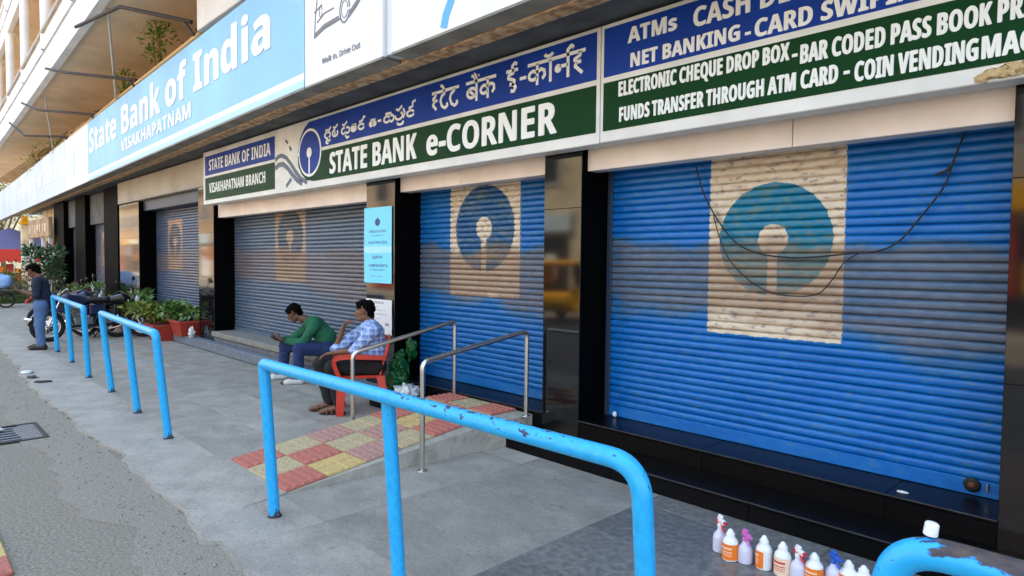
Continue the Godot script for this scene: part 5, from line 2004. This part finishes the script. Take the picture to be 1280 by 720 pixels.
# ------------------------------------------------------------------ blue rails on the pavement
func build_rails() -> void:
	var plain := rail_paint(301, 0.2, 0.8, -0.1, 0.5)
	var bar := rail_paint(341, 0.2, 0.8, -0.05)
	rail("bent blue pipe rail in the middle foreground, paint worn along its right half", [Vector3(1.82, 0, -4.11), Vector3(1.885, 0, -2.76), Vector3(1.885, 0, -1.22)], Vector3(-0.055, 1.015, -0.03), 0.02, 0.13, rail_paint(311, 0.5, 0.97, 0.36), plain)
	rail("blue pipe rail second from the camera, beside the stepped plinth", [Vector3(2.03, 0, -9.33), Vector3(1.96, 0, -7.89), Vector3(1.89, 0, -6.58)], Vector3(-0.10, 1.0, 0.0), 0.02, 0.06, bar, plain)
	rail("blue pipe rail farthest away, beside the standing man", [Vector3(2.19, 0, -13.89), Vector3(2.14, 0, -12.37), Vector3(2.04, 0, -10.66)], Vector3(-0.07, 0.995, 0.1), 0.02, 0.05, bar, plain)
	rail("nearest blue pipe rail at the lower right corner, its top flaked to bare metal", [Vector3(1.69, 0, -0.455), Vector3(1.69, 0, 0.9), Vector3(1.69, 0, 2.2)], Vector3(0.0, 1.052, 0.0), 0.125, 0.13, rail_paint(331, 0.03, 0.62, 1.25), plain)

func rail(label: String, feet: Array, lean: Vector3, r0: float, r1: float, top: Material, plain: Material) -> void:
	var t := thing("blue_rail", label, "railing", feet[1], "blue pipe rails along the pavement")
	var R := 0.0365
	var a: Vector3 = feet[0] + lean
	var b: Vector3 = feet[2] + lean
	var fa: Vector3 = feet[0]
	var fb: Vector3 = feet[2]
	var da := a.lerp(fa, (r0 + 0.02) / a.distance_to(fa))
	var db := b.lerp(fb, (r1 + 0.02) / b.distance_to(fb))
	var mb := MB.new()
	var path := [da] + bend(fa, a, b, r0, 10)
	var bb := bend(a, b, fb, r1, 10)
	for k in range(1, 8):
		path.append((path[-1] as Vector3).lerp(bb[0], 1.0 / (9.0 - k)))
	path += bb + [db]
	mb.tube(path, R, 24, false, 0.36, 1.0)
	var phase := 0.0
	obj("top_rail", mb, top, t)
	for q in [[fa, da], [feet[1], feet[1] + lean * ((lean.y - R * 0.6) / lean.y)], [fb, db]]:
		mb = MB.new()
		mb.tube([q[0], (q[0] as Vector3).lerp(q[1], 0.5), q[1]], R * 0.995, 20, false, 0.36, 1.0)
		var p := obj("post", mb, plain, t)
		mb = MB.new()
		mb.lathe([Vector2(R, 0.014), Vector2(R + 0.004, 0.01), Vector2(R + 0.010, 0.003), Vector2(R + 0.011, 0.0)], q[0], 18)
		obj("weld_collar", mb, M.dark_iron, p)

# ------------------------------------------------------------------ papers on the pillar, cables on the shutter
func print_tex(W: int, H: int, base: Color, rows: Array, ink: Color, sd: int) -> StandardMaterial3D:
	var im := Image.create(W, H, false, Image.FORMAT_RGB8)
	im.fill(base)
	var r := RandomNumberGenerator.new()
	r.seed = sd
	for q in rows:      # [y, height, x0, x1, ink strength]
		var x: int = q[2]
		while x < q[3]:
			var w := r.randi_range(2, 6)
			var h: int = q[1]
			var y: int = q[0]
			for k in 3:
				var yy := y + r.randi_range(0, maxi(0, h - 2))
				im.fill_rect(Rect2i(x, yy, w, maxi(1, h / 3)), base.lerp(ink, q[4]))
			im.fill_rect(Rect2i(x, y, maxi(1, w / 2), h), base.lerp(ink, q[4]))
			x += w + r.randi_range(1, 3)
	var m := StandardMaterial3D.new()
	m.resource_name = "print"
	m.albedo_texture = ImageTexture.create_from_image(im)
	m.roughness = 0.45
	return m

func sheet(t: Node3D, called: String, m: Material, z0: float, z1: float, y0: float, y1: float, x: float, sd: int) -> MeshInstance3D:
	var mb := MB.new()
	var P := PackedVector3Array()
	for i in 9:
		for j in 7:
			var u := j / 6.0
			var v := i / 8.0
			P.append(Vector3(x - 0.004 - 0.006 * absf(sin(u * 5.0 + sd) * cos(v * 4.0 + sd)), lerpf(y1, y0, v), lerpf(z0, z1, u)))
	mb.grid(P, 9, 7)
	return obj(called, mb, m, t)

func build_notices_and_cables() -> void:
	var cy := S(120, 226, 248)
	var pm := print_tex(160, 400, cy, [[120, 12, 30, 130, 0.75], [145, 8, 40, 120, 0.5], [178, 14, 28, 134, 0.8], [255, 16, 50, 110, 0.75], [300, 14, 30, 134, 0.85], [325, 10, 36, 120, 0.6], [360, 8, 40, 110, 0.4]], S(20, 70, 150), 4)
	var im: Image = (pm.albedo_texture as ImageTexture).get_image()
	for y in range(208, 240):
		for x in 160:
			im.set_pixel(x, y, im.get_pixel(x, y).lerp(S(210, 246, 252), 0.6))
	for y in range(50, 100):
		for x in range(62, 96):
			var dx := (x - 79) / 15.0
			var dy := (y - 78) / 20.0
			if dx * dx + dy * dy < 1.0 or (absf(x - 79) < (y - 50) * 0.4 and y < 78):
				im.set_pixel(x, y, S(24, 64, 130))
	pm.albedo_texture = ImageTexture.create_from_image(im)
	var t := thing("cyan_poster", "tall cyan poster with a dark drop emblem taped to the second pillar", "poster", Vector3(4.39, 1.415, -6.93))
	sheet(t, "print", pm, -7.23, -6.61, 1.415, 2.35, 4.39, 1)
	var wm := print_tex(160, 120, S(226, 228, 230), [[8, 7, 40, 110, 0.6], [24, 4, 20, 70, 0.4], [36, 4, 20, 120, 0.35], [50, 4, 60, 130, 0.4], [66, 4, 20, 90, 0.3], [80, 10, 120, 140, 0.7], [98, 4, 30, 120, 0.3]], S(40, 40, 46), 9)
	t = thing("white_notice", "small white printed notice on the pillar behind the seated man", "notice", Vector3(4.39, 0.79, -6.9))
	sheet(t, "print", wm, -7.19, -6.60, 0.79, 1.215, 4.39, 2)
	# cables hanging over the near shutter
	var c1 := [Vector3(4.72, 2.50, -2.76), Vector3(4.73, 2.25, -2.68), Vector3(4.735, 2.03, -2.55), Vector3(4.735, 1.86, -2.40), Vector3(4.735, 1.78, -2.22), Vector3(4.735, 1.75, -2.0), Vector3(4.735, 1.755, -1.8), Vector3(4.735, 1.78, -1.55), Vector3(4.735, 1.79, -1.42), Vector3(4.735, 1.85, -1.29), Vector3(4.735, 2.0, -1.17), Vector3(4.735, 2.2, -1.04), Vector3(4.73, 2.34, -1.0), Vector3(4.72, 2.52, -0.94)]
	var mb := MB.new()
	mb.tube(smooth(c1), 0.006, 6)
	mb.tube(smooth([Vector3(4.73, 2.27, -1.09), Vector3(4.728, 2.29, -1.03), Vector3(4.728, 2.34, -0.995)]), 0.009, 6)
	tag(obj("upper_cable", mb, M.cable), "dark cable hanging in a shallow loop across the nearest shutter", "cable", "cables hanging over the nearest shutter")
	mb = MB.new()
	mb.tube(smooth([Vector3(4.735, 2.1, -2.60), Vector3(4.74, 1.95, -2.56), Vector3(4.74, 1.75, -2.47), Vector3(4.74, 1.58, -2.3), Vector3(4.74, 1.49, -2.12), Vector3(4.74, 1.47, -1.95), Vector3(4.74, 1.49, -1.79), Vector3(4.74, 1.58, -1.70), Vector3(4.74, 1.72, -1.61), Vector3(4.738, 1.79, -1.5)]), 0.0045, 6)
	tag(obj("lower_cable", mb, M.cable), "thinner dark cable looping lower, round the keyhole disc of the nearest shutter", "cable", "cables hanging over the nearest shutter")

func smooth(p: Array) -> Array:
	var c := Curve3D.new()
	for i in p.size():
		var d := Vector3.ZERO
		if i > 0 and i < p.size() - 1: d = (p[i + 1] - p[i - 1]) / 6.0
		c.add_point(p[i], -d, d)
	c.bake_interval = 0.03
	return Array(c.get_baked_points())

# ------------------------------------------------------------------ the three men
func build_people() -> void:
	# man in a checked shirt on a plastic chair
	var t := thing("person", "seated man in a light blue checked shirt, hand at his mouth, on the red chair", "person", Vector3(3.9, 0, -6.35))
	var J := {
		"pelvis": Vector3(3.97, 0.54, -6.32), "belly": Vector3(3.97, 0.68, -6.31), "chest": Vector3(3.95, 0.86, -6.34), "neck": Vector3(3.93, 1.0, -6.36), "head": Vector3(3.885, 1.115, -6.41),
		"sh_l": Vector3(3.86, 0.925, -6.17), "sh_r": Vector3(4.00, 0.925, -6.53),
		"el_l": Vector3(3.70, 0.70, -6.30), "wr_l": Vector3(3.56, 0.665, -6.52),
		"el_r": Vector3(3.70, 0.68, -6.70), "wr_r": Vector3(3.73, 0.92, -6.60),
		"hip_l": Vector3(3.93, 0.52, -6.23), "hip_r": Vector3(4.00, 0.52, -6.43),
		"kn_l": Vector3(3.50, 0.52, -6.43), "kn_r": Vector3(3.52, 0.52, -6.74),
		"an_l": Vector3(3.58, 0.08, -6.40), "an_r": Vector3(3.58, 0.08, -6.62),
		"toe_l": Vector3(3.40, 0.03, -6.50), "toe_r": Vector3(3.39, 0.03, -6.71),
		"dir_face": Vector3(-0.80, -0.06, -0.62), "dir_hl": Vector3(-0.6, -0.15, -0.6), "dir_pl": Vector3(0.1, -1, 0.0), "dir_hr": Vector3(0.15, 0.8, 0.35), "dir_pr": Vector3(0.6, -0.3, 0.5)}
	person(t, J, {"skin": M.skin, "shirt": M.check_shirt, "trousers": M.black_trousers, "sleeve": 0.06, "shoe": "sandal", "curl_l": 0.35, "curl_r": 0.9})
	chair()
	# man in a green shirt on the sill
	t = thing("person", "man in a dark green shirt sitting bent on the cement step, looking at his phone", "person", Vector3(4.3, 0, -8.5))
	J = {
		"pelvis": Vector3(4.48, 0.47, -8.36), "belly": Vector3(4.47, 0.60, -8.36), "chest": Vector3(4.36, 0.75, -8.46), "neck": Vector3(4.25, 0.86, -8.55), "head": Vector3(4.13, 0.935, -8.66),
		"sh_l": Vector3(4.28, 0.79, -8.33), "sh_r": Vector3(4.42, 0.79, -8.66),
		"el_l": Vector3(4.14, 0.54, -8.42), "wr_l": Vector3(4.00, 0.56, -8.64),
		"el_r": Vector3(4.16, 0.54, -8.82), "wr_r": Vector3(3.98, 0.565, -8.80),
		"hip_l": Vector3(4.44, 0.44, -8.26), "hip_r": Vector3(4.50, 0.44, -8.48),
		"kn_l": Vector3(4.05, 0.47, -8.36), "kn_r": Vector3(4.06, 0.47, -8.80),
		"an_l": Vector3(4.01, 0.08, -8.30), "an_r": Vector3(4.02, 0.08, -8.80),
		"toe_l": Vector3(3.82, 0.03, -8.38), "toe_r": Vector3(3.82, 0.03, -8.86),
		"dir_face": Vector3(-0.66, -0.55, -0.5), "dir_hl": Vector3(-0.8, 0.2, -0.5), "dir_pl": Vector3(0.0, 1.0, -0.3), "dir_hr": Vector3(-0.9, 0.2, -0.2), "dir_pr": Vector3(0.0, 1.0, 0.3)}
	person(t, J, {"skin": M.skin_dark, "shirt": M.green_shirt, "trousers": M.jeans_dark, "sleeve": 0.86, "shoe": M.shoe_white, "curl_l": 0.7, "curl_r": 0.7})
	phone(Vector3(3.90, 0.60, -8.74), Vector3(-0.85, 0.2, -0.35), Vector3(0.35, 0.9, 0.2), "dark phone in the hands of the man in green")
	# standing man
	t = thing("person", "standing man in a navy shirt and blue jeans reading a phone, at the far left", "person", Vector3(2.0, 0, -14.5))
	J = {
		"pelvis": Vector3(2.06, 0.84, -14.46), "belly": Vector3(2.06, 0.98, -14.46), "chest": Vector3(2.04, 1.17, -14.47), "neck": Vector3(2.0, 1.32, -14.49), "head": Vector3(1.945, 1.43, -14.53),
		"sh_l": Vector3(1.97, 1.245, -14.30), "sh_r": Vector3(2.10, 1.245, -14.65),
		"el_l": Vector3(1.95, 1.0, -14.28), "wr_l": Vector3(1.76, 1.07, -14.48),
		"el_r": Vector3(2.02, 1.0, -14.78), "wr_r": Vector3(1.77, 1.07, -14.70),
		"hip_l": Vector3(2.02, 0.81, -14.36), "hip_r": Vector3(2.09, 0.81, -14.55),
		"kn_l": Vector3(2.0, 0.45, -14.36), "kn_r": Vector3(2.03, 0.45, -14.58),
		"an_l": Vector3(2.03, 0.08, -14.36), "an_r": Vector3(2.05, 0.08, -14.6),
		"toe_l": Vector3(1.86, 0.03, -14.46), "toe_r": Vector3(1.88, 0.03, -14.7),
		"dir_face": Vector3(-0.72, -0.42, -0.5), "dir_hl": Vector3(-0.7, 0.25, -0.6), "dir_pl": Vector3(0.1, 0.9, -0.4), "dir_hr": Vector3(-0.8, 0.25, 0.2), "dir_pr": Vector3(0.1, 0.9, 0.4)}
	person(t, J, {"skin": M.skin_dark, "shirt": M.navy_shirt, "trousers": M.jeans, "sleeve": 0.05, "shoe": M.shoe_dark, "curl_l": 0.7, "curl_r": 0.7})
	phone(Vector3(1.68, 1.13, -14.6), Vector3(-0.8, 0.35, -0.1), Vector3(0.5, 0.8, 0.1), "dark phone held by the standing man")

func chair() -> void:
	var f := Vector3(-0.86, 0, -0.5).normalized()
	var o := Vector3(3.86, 0, -6.41)
	var xf := Transform3D(Basis(f, Vector3.UP, f.cross(Vector3.UP)), o)   # x forward, z to the sitter's right
	var t := thing("plastic_chair", "orange red plastic armchair under the man in the checked shirt", "chair", o)
	var W := func(a: float, b: float, c: float) -> Vector3: return xf * Vector3(a, b, c)
	var mb := MB.new()
	mb.box(Vector3(-0.21, 0.395, -0.23), Vector3(0.24, 0.425, 0.23), 0.012, xf)
	obj("seat", mb, M.plastic_red, t)
	mb = MB.new()
	for k in 5:
		var c := (k - 2) * 0.09
		mb.hexa([W.call(-0.20, 0.42, c - 0.034), W.call(-0.18, 0.42, c - 0.034), W.call(-0.18, 0.42, c + 0.034), W.call(-0.20, 0.42, c + 0.034), W.call(-0.30, 0.80, c - 0.034), W.call(-0.28, 0.80, c - 0.034), W.call(-0.28, 0.80, c + 0.034), W.call(-0.30, 0.80, c + 0.034)])
	mb.tube(smooth([W.call(-0.24, 0.6, -0.24), W.call(-0.29, 0.8, -0.2), W.call(-0.305, 0.83, 0), W.call(-0.29, 0.8, 0.2), W.call(-0.24, 0.6, 0.24)]), 0.018, 8)
	obj("backrest", mb, M.plastic_red, t)
	for s in [-1, 1]:
		mb = MB.new()
		mb.hexa([W.call(0.20, 0.0, 0.25 * s - 0.035), W.call(0.28, 0.0, 0.25 * s - 0.035), W.call(0.28, 0.0, 0.25 * s + 0.035), W.call(0.20, 0.0, 0.25 * s + 0.035), W.call(0.16, 0.42, 0.225 * s - 0.05), W.call(0.27, 0.42, 0.225 * s - 0.05), W.call(0.27, 0.42, 0.225 * s + 0.04), W.call(0.16, 0.42, 0.225 * s + 0.04)])
		obj("leg", mb, M.plastic_red, t)
		mb = MB.new()
		mb.hexa([W.call(-0.30, 0.0, 0.24 * s - 0.03), W.call(-0.24, 0.0, 0.24 * s - 0.03), W.call(-0.24, 0.0, 0.24 * s + 0.03), W.call(-0.30, 0.0, 0.24 * s + 0.03), W.call(-0.24, 0.42, 0.21 * s - 0.03), W.call(-0.15, 0.42, 0.21 * s - 0.03), W.call(-0.15, 0.42, 0.21 * s + 0.03), W.call(-0.24, 0.42, 0.21 * s + 0.03)])
		obj("leg", mb, M.plastic_red, t)
		mb = MB.new()
		var path := smooth([W.call(-0.25, 0.62, 0.24 * s), W.call(-0.05, 0.64, 0.275 * s), W.call(0.2, 0.645, 0.28 * s), W.call(0.3, 0.60, 0.275 * s), W.call(0.24, 0.42, 0.25 * s)])
		for i in path.size() - 1:
			var u: Vector3 = path[i]
			var v: Vector3 = path[i + 1]
			var d := (v - u).normalized()
			var w: Vector3 = xf.basis.z * 0.045
			var h := d.cross(xf.basis.z).normalized() * 0.022
			mb.hexa([u - w - h, u + w - h, v + w - h, v - w - h, u - w + h, u + w + h, v + w + h, v - w + h])
		obj("armrest", mb, M.plastic_red, t)

# ------------------------------------------------------------------ motorcycles and planters
func build_bikes_and_planters() -> void:
	var defs := [
		["dark blue motorcycle behind the standing man, its front wheel towards the street", Vector3(2.95, 0, -15.7), Vector3(-0.93, 0, 0.05), M.bike_blue],
		["black motorcycle between the farthest rail and the planter, mirrors up", Vector3(3.5, 0, -15.9), Vector3(0.72, 0, 0.65), M.black_paint],
		["black motorcycle in the middle of the parked row, turned towards the wall", Vector3(3.0, 0, -17.1), Vector3(0.8, 0, 0.5), M.bike_blue],
		["dark red motorcycle farther back beside the black pillars", Vector3(3.3, 0, -18.6), Vector3(0.9, 0, 0.4), M.bike_red]]
	for d in defs:
		var f: Vector3 = d[2].normalized()
		var tilt := Basis(f, 0.12)
		var xf := Transform3D(tilt * Basis(f, Vector3.UP, f.cross(Vector3.UP)), d[1])
		var t := thing("motorcycle", d[0], "motorcycle", d[1], "motorcycles parked on the pavement")
		motorcycle(t, xf, d[3])
	for p in [["red tapered planter tub in front, at the pavement edge of the plants", Vector3(4.14, 0.0, -14.6), 0.28, 0.32, 0.34], ["red planter tub on the plinth beside the third pillar", Vector3(4.33, 0.16, -13.85), 0.22, 0.34, 0.30], ["red planter tub farther along, behind the motorcycles", Vector3(4.1, 0.0, -16.6), 0.30, 0.6, 0.36]]:
		var o: Vector3 = p[1]
		var a: float = p[2]
		var b: float = p[3]
		var h: float = p[4]
		var t := thing("planter_tub", p[0], "planter", o, "red planter tubs")
		var mb := MB.new()
		var k := 0.74
		mb.hexa([o + Vector3(-a * k, 0, -b * k), o + Vector3(a * k, 0, -b * k), o + Vector3(a * k, 0, b * k), o + Vector3(-a * k, 0, b * k), o + Vector3(-a, h - 0.05, -b), o + Vector3(a, h - 0.05, -b), o + Vector3(a, h - 0.05, b), o + Vector3(-a, h - 0.05, b)])
		obj("tub", mb, M.pot_red, t)
		mb = MB.new()
		for s in [-1, 1]:
			mb.box(o + Vector3(-a - 0.02, h - 0.05, s * b - 0.02), o + Vector3(a + 0.02, h, s * b + 0.02), 0.008)
			mb.box(o + Vector3(s * a - 0.02, h - 0.05, -b + 0.021), o + Vector3(s * a + 0.02, h, b - 0.021), 0.008)
		obj("rim", mb, M.pot_red, t)
		mb = MB.new()
		mb.box(o + Vector3(-a + 0.021, h - 0.049, -b + 0.021), o + Vector3(a - 0.021, h - 0.02, b - 0.021), 0.0)
		obj("soil", mb, M.soil, t)
	var gr := [Color(0.08, 0.19, 0.04), Color(0.13, 0.24, 0.05), Color(0.05, 0.13, 0.03), Color(0.20, 0.28, 0.05)]
	var yl := [Color(0.20, 0.24, 0.03), Color(0.30, 0.30, 0.05), Color(0.12, 0.18, 0.03)]
	bush("planter_plant", "yellow green leafy plant spilling from the front red planter", "plant", Vector3(4.02, 0.50, -15.1), Vector3(0.45, 0.22, 0.75), 0.3, 620, 0.15, yl, "plants in the red planters")
	bush("planter_plant", "fresh green plant in the red planter beside the third pillar", "plant", Vector3(4.25, 0.62, -14.1), Vector3(0.34, 0.18, 0.6), 0.4, 480, 0.16, gr, "plants in the red planters")
	bush("planter_plant", "tall dark green plant behind the motorcycles", "plant", Vector3(4.15, 0.64, -16.0), Vector3(0.42, 0.30, 0.8), 0.3, 700, 0.16, gr, "plants in the red planters")
	bush("planter_plant", "croton with orange tinged leaves beside the black motorcycle", "plant", Vector3(4.0, 0.62, -17.3), Vector3(0.4, 0.32, 0.6), 0.0, 480, 0.14, [Color(0.22, 0.14, 0.03), Color(0.10, 0.16, 0.03), Color(0.2, 0.2, 0.04)])
	bush("planter_plant", "low green plants along the wall, between the black pillars", "plant", Vector3(4.0, 0.7, -20.6), Vector3(0.35, 0.3, 1.2), 0.0, 620, 0.14, gr)
	bush("planter_plant", "low reddish plants along the wall, nearer the shop", "plant", Vector3(3.9, 0.62, -23.2), Vector3(0.35, 0.28, 1.0), 0.0, 480, 0.14, [Color(0.20, 0.09, 0.03), Color(0.08, 0.14, 0.03)])
	var mb := MB.new()
	mb.ball(Vector3(4.27, 0.25, -13.35), Vector3(0.05, 0.10, 0.07), 26, Basis(), 1.1, 12)
	tag(obj("white_bag", mb, M.bag_white), "white plastic bag standing at the foot of the third pillar", "bag")
	var q := Field.new(Vector3(4.0, 0.1, -6.6), Vector3(4.55, 0.85, -5.95), 0.014)
	q.bone(Vector3(4.25, 0.3, -6.26), Vector3(4.27, 0.46, -6.28), 0.12, 0.10, 0.05)
	q.bone(Vector3(4.27, 0.5, -6.28), Vector3(4.28, 0.62, -6.27), 0.06, 0.03, 0.05)
	q.rough(0.07, 7.0, 51)
	q.rough(0.03, 19.0, 52)
	mb = MB.new()
	q.skin(mb)
	tag(obj("green_bag", mb, M.bag_green), "shiny green plastic bag behind the red chair", "bag")
	mb = MB.new()
	mb.ball(Vector3(4.18, 0.20, -6.0), Vector3(0.16, 0.09, 0.12), 30, Basis(Vector3.UP, 0.5), 1.1, 28)
	tag(obj("white_bundle", mb, M.bag_white), "crumpled white bag on the low black step beside the red chair", "bag")
	mb = MB.new()
	mb.ball(Vector3(4.56, 0.62, -6.44), Vector3(0.05, 0.12, 0.07), 26, Basis(), 1.3, 38)
	tag(obj("green_bag", mb, M.bag_green), "dark green bag hanging beside the second pillar, by the ramp shutter", "bag")

# ------------------------------------------------------------------ cleaning bottles by the step
func build_bottles() -> void:
	# x, z, height, kind, trigger material
	var B := [
		[3.52, -1.84, 0.215, "spray", "trigger_red", "white spray bottle with red and white head, at the left end of the row"],
		[3.46, -1.745, 0.178, "orange", "", "white capped bottle with broad orange label, second in the bottle row"],
		[3.49, -1.67, 0.19, "spray", "trigger_pink", "clear white spray bottle with a pink trigger"],
		[3.50, -1.565, 0.185, "half", "", "white bottle with an orange label turned to the left, beside the pink trigger bottle"],
		[3.50, -1.46, 0.183, "peach", "", "white bottle with a pale peach label, in the middle of the bottle row"],
		[3.51, -1.38, 0.185, "spray", "trigger_red", "white spray bottle with a red trigger in the middle of the bottle row"],
		[3.52, -1.30, 0.17, "orange", "", "white bottle with orange label, right of the red trigger bottle"],
		[3.57, -1.22, 0.19, "spray", "trigger_blue", "white spray bottle with a blue trigger and yellow nozzle"],
		[3.58, -1.15, 0.162, "orange", "", "white bottle with orange label, right of the blue trigger bottle"],
		[3.59, -1.08, 0.155, "peach", "", "white bottle half hidden by the nearest blue rail"],
		[3.62, -0.92, 0.157, "peach", "", "white bottle seen under the bend of the nearest blue rail"]]
	for b in B:
		var o := Vector3(b[0], 0.002, b[1])
		var t := thing("spray_bottle" if b[3] == "spray" else "cleaning_bottle", b[5], "bottle", o, "cleaning bottles in a row by the step")
		var h: float = b[2]
		var mb := MB.new()
		if b[3] == "spray":
			mb.lathe([Vector2(0, 0), Vector2(0.037, 0.0), Vector2(0.042, 0.006), Vector2(0.042, h * 0.36), Vector2(0.036, h * 0.47), Vector2(0.017, h * 0.58), Vector2(0.014, h * 0.68)], o, 20)
			obj("bottle", mb, M.plastic_lilac, t)
			var tm: Material = M[b[4]]
			mb = MB.new()
			mb.lathe([Vector2(0.017, h * 0.66), Vector2(0.018, h * 0.74), Vector2(0.012, h * 0.78)], o, 14)
			var d := Vector3(-0.6, 0, 0.8)
			var s := Vector3(0.8, 0, 0.6)
			var xf := Transform3D(Basis(d, Vector3.UP, d.cross(Vector3.UP)), o)
			mb.box(Vector3(-0.028, h * 0.78, -0.012), Vector3(0.05, h * 0.92, 0.012), 0.006, xf)
			mb.box(Vector3(-0.02, h * 0.92, -0.011), Vector3(0.02, h, 0.011), 0.006, xf)
			obj("spray_head", mb, M.plastic_white if tm == M.trigger_red else tm, t)
			mb = MB.new()
			mb.tube([xf * Vector3(0.022, h * 0.8, 0), xf * Vector3(0.036, h * 0.66, 0), xf * Vector3(0.05, h * 0.6, 0)], [0.008, 0.007, 0.005], 8)
			mb.tube([xf * Vector3(0.045, h * 0.86, 0), xf * Vector3(0.066, h * 0.86, 0)], 0.009, 8)
			if tm == M.trigger_red:
				mb.box(Vector3(-0.034, h * 0.7, -0.013), Vector3(-0.008, h * 0.9, 0.013), 0.004, xf)
			obj("trigger", mb, tm, t)
		else:
			var prof := [Vector2(0, 0), Vector2(0.039, 0.0), Vector2(0.044, 0.006), Vector2(0.044, h * 0.56), Vector2(0.041, h * 0.64), Vector2(0.024, h * 0.76)]
			mb.lathe(prof, o, 22)
			obj("bottle", mb, M.plastic_white, t)
			mb = MB.new()
			mb.lathe([Vector2(0.025, h * 0.74), Vector2(0.025, h * 0.86), Vector2(0.018, h * 0.9), Vector2(0.012, h * 0.97), Vector2(0.006, h), Vector2(0, h)], o, 16)
			obj("cap", mb, M.plastic_white, t)
			mb = MB.new()
			var P := PackedVector3Array()
			var a0 := deg_to_rad(60.0)
			var a1 := deg_to_rad(330.0)
			if b[3] == "half":
				a0 = deg_to_rad(160.0)
				a1 = deg_to_rad(270.0)
			for i in 2:
				for j in 21:
					var a := lerpf(a0, a1, j / 20.0)
					P.append(o + Vector3(cos(a) * 0.0452, h * (0.06 + 0.5 * i), sin(a) * 0.0452))
			mb.grid(P, 2, 21, false, true)
			var lb := obj("label", mb, M.label_peach if b[3] == "peach" else M.label_orange, t)
			mb = MB.new()
			for q in [[0.40, 0.46], [0.30, 0.33], [0.24, 0.26], [0.18, 0.20]]:
				P = PackedVector3Array()
				for i in 2:
					for j in 9:
						var a := lerpf(lerpf(a0, a1, 0.3), lerpf(a0, a1, 0.75), j / 8.0)
						P.append(o + Vector3(cos(a) * 0.0456, h * q[i], sin(a) * 0.0456))
				mb.grid(P, 2, 9, false, true)
			obj("print", mb, M.tent_red if b[3] == "peach" else M.label_peach, lb)
	var mb := MB.new()
	mb.lathe([Vector2(0, 0), Vector2(0.014, 0), Vector2(0.015, 0.002), Vector2(0.0145, 0.026), Vector2(0.012, 0.029), Vector2(0, 0.029)], Vector3(1.695, 1.089, -0.375), 16, Basis(Vector3(1, 0, 0), 0.12))
	tag(obj("bottle_cap", mb, M.plastic_white), "small white plastic cap standing on the nearest blue rail", "cap")

# ------------------------------------------------------------------ small things on the ground
func build_litter() -> void:
	var t := thing("drain_grate", "rusty drain grate sunk in the road at the left", "grate", Vector3(0.9, -0.03, -7.85))
	var mb := MB.new()
	var x0 := 0.55
	var x1 := 1.1
	var z0 := -8.2
	var z1 := -7.45
	mb.box(Vector3(x0, -0.036, z0), Vector3(x1, -0.027, z1))
	obj("pit", mb, M.dark_interior, t)
	mb = MB.new()
	for s in [[x0, x0 + 0.035, z0, z1], [x1 - 0.035, x1, z0, z1], [x0 + 0.036, x1 - 0.036, z0, z0 + 0.035], [x0 + 0.036, x1 - 0.036, z1 - 0.035, z1]]:
		mb.box(Vector3(s[0], -0.026, s[2]), Vector3(s[1], -0.012, s[3]), 0.003)
	obj("frame", mb, M.dark_iron, t)
	for i in 6:
		mb = MB.new()
		var z := z0 + 0.1 + i * 0.105
		mb.box(Vector3(x0 + 0.037, -0.026, z), Vector3(x1 - 0.037, -0.014, z + 0.028), 0.003)
		obj("bar", mb, M.pencil_grey, t)
	for s in [[0.72, -7.95, "crumpled white paper on the drain grate", "bag_white", 0.075], [1.46, -11.6, "white plastic scrap at the broken pavement edge", "bag_white", 0.07]]:
		mb = MB.new()
		mb.ball(Vector3(s[0], 0.015, s[1]), Vector3(s[4] * 1.3, s[4] * 0.4, s[4]), 12, Basis(Vector3.UP, 0.6), 0.8, int(s[0] * 50))
		tag(obj("litter", mb, M[s[3]]), s[2], "litter")
	for i in 2:
		mb = MB.new()
		mb.ball(Vector3(1.46 + 0.05 * i, 0.008, -11.15 + 0.5 * i), Vector3(0.06, 0.02, 0.1), 10, Basis(Vector3.UP, 0.3 + i), 0.9, 60 + i)
		tag(obj("dark_scrap", mb, M.dark_iron), ["dark scrap on the pavement edge, just this side of the white scrap", "dark scrap on the pavement edge, nearest the camera"][i], "litter")
	mb = MB.new()
	mb.ball(Vector3(4.5, 0.300, -1.15), Vector3(0.02, 0.006, 0.035), 10, Basis(), 0.4, 4)
	tag(obj("paper_scrap", mb, M.paper), "tiny pale scrap lying on the black step below the nearest shutter", "litter")
	mb = MB.new()
	mb.ball(Vector3(4.735, 0.325, -3.53), Vector3(0.02, 0.026, 0.022), 10, Basis(), 0.3, 14)
	tag(obj("white_lump", mb, M.plastic_white), "white lump at the lower left corner of the nearest shutter", "litter")
	t = thing("painted_kerb_stone", "kerb stone painted red and yellow at the lower left corner", "kerb stone", Vector3(0.40, -0.03, -4.8))
	for i in 3:
		mb = MB.new()
		mb.box(Vector3(0.22, -0.029, -5.12 + i * 0.26), Vector3(0.47, -0.005, -4.863 + i * 0.26), 0.006)
		obj("stone", mb, [M.tile_pink, M.tile_yellow, M.tile_red][i], t)
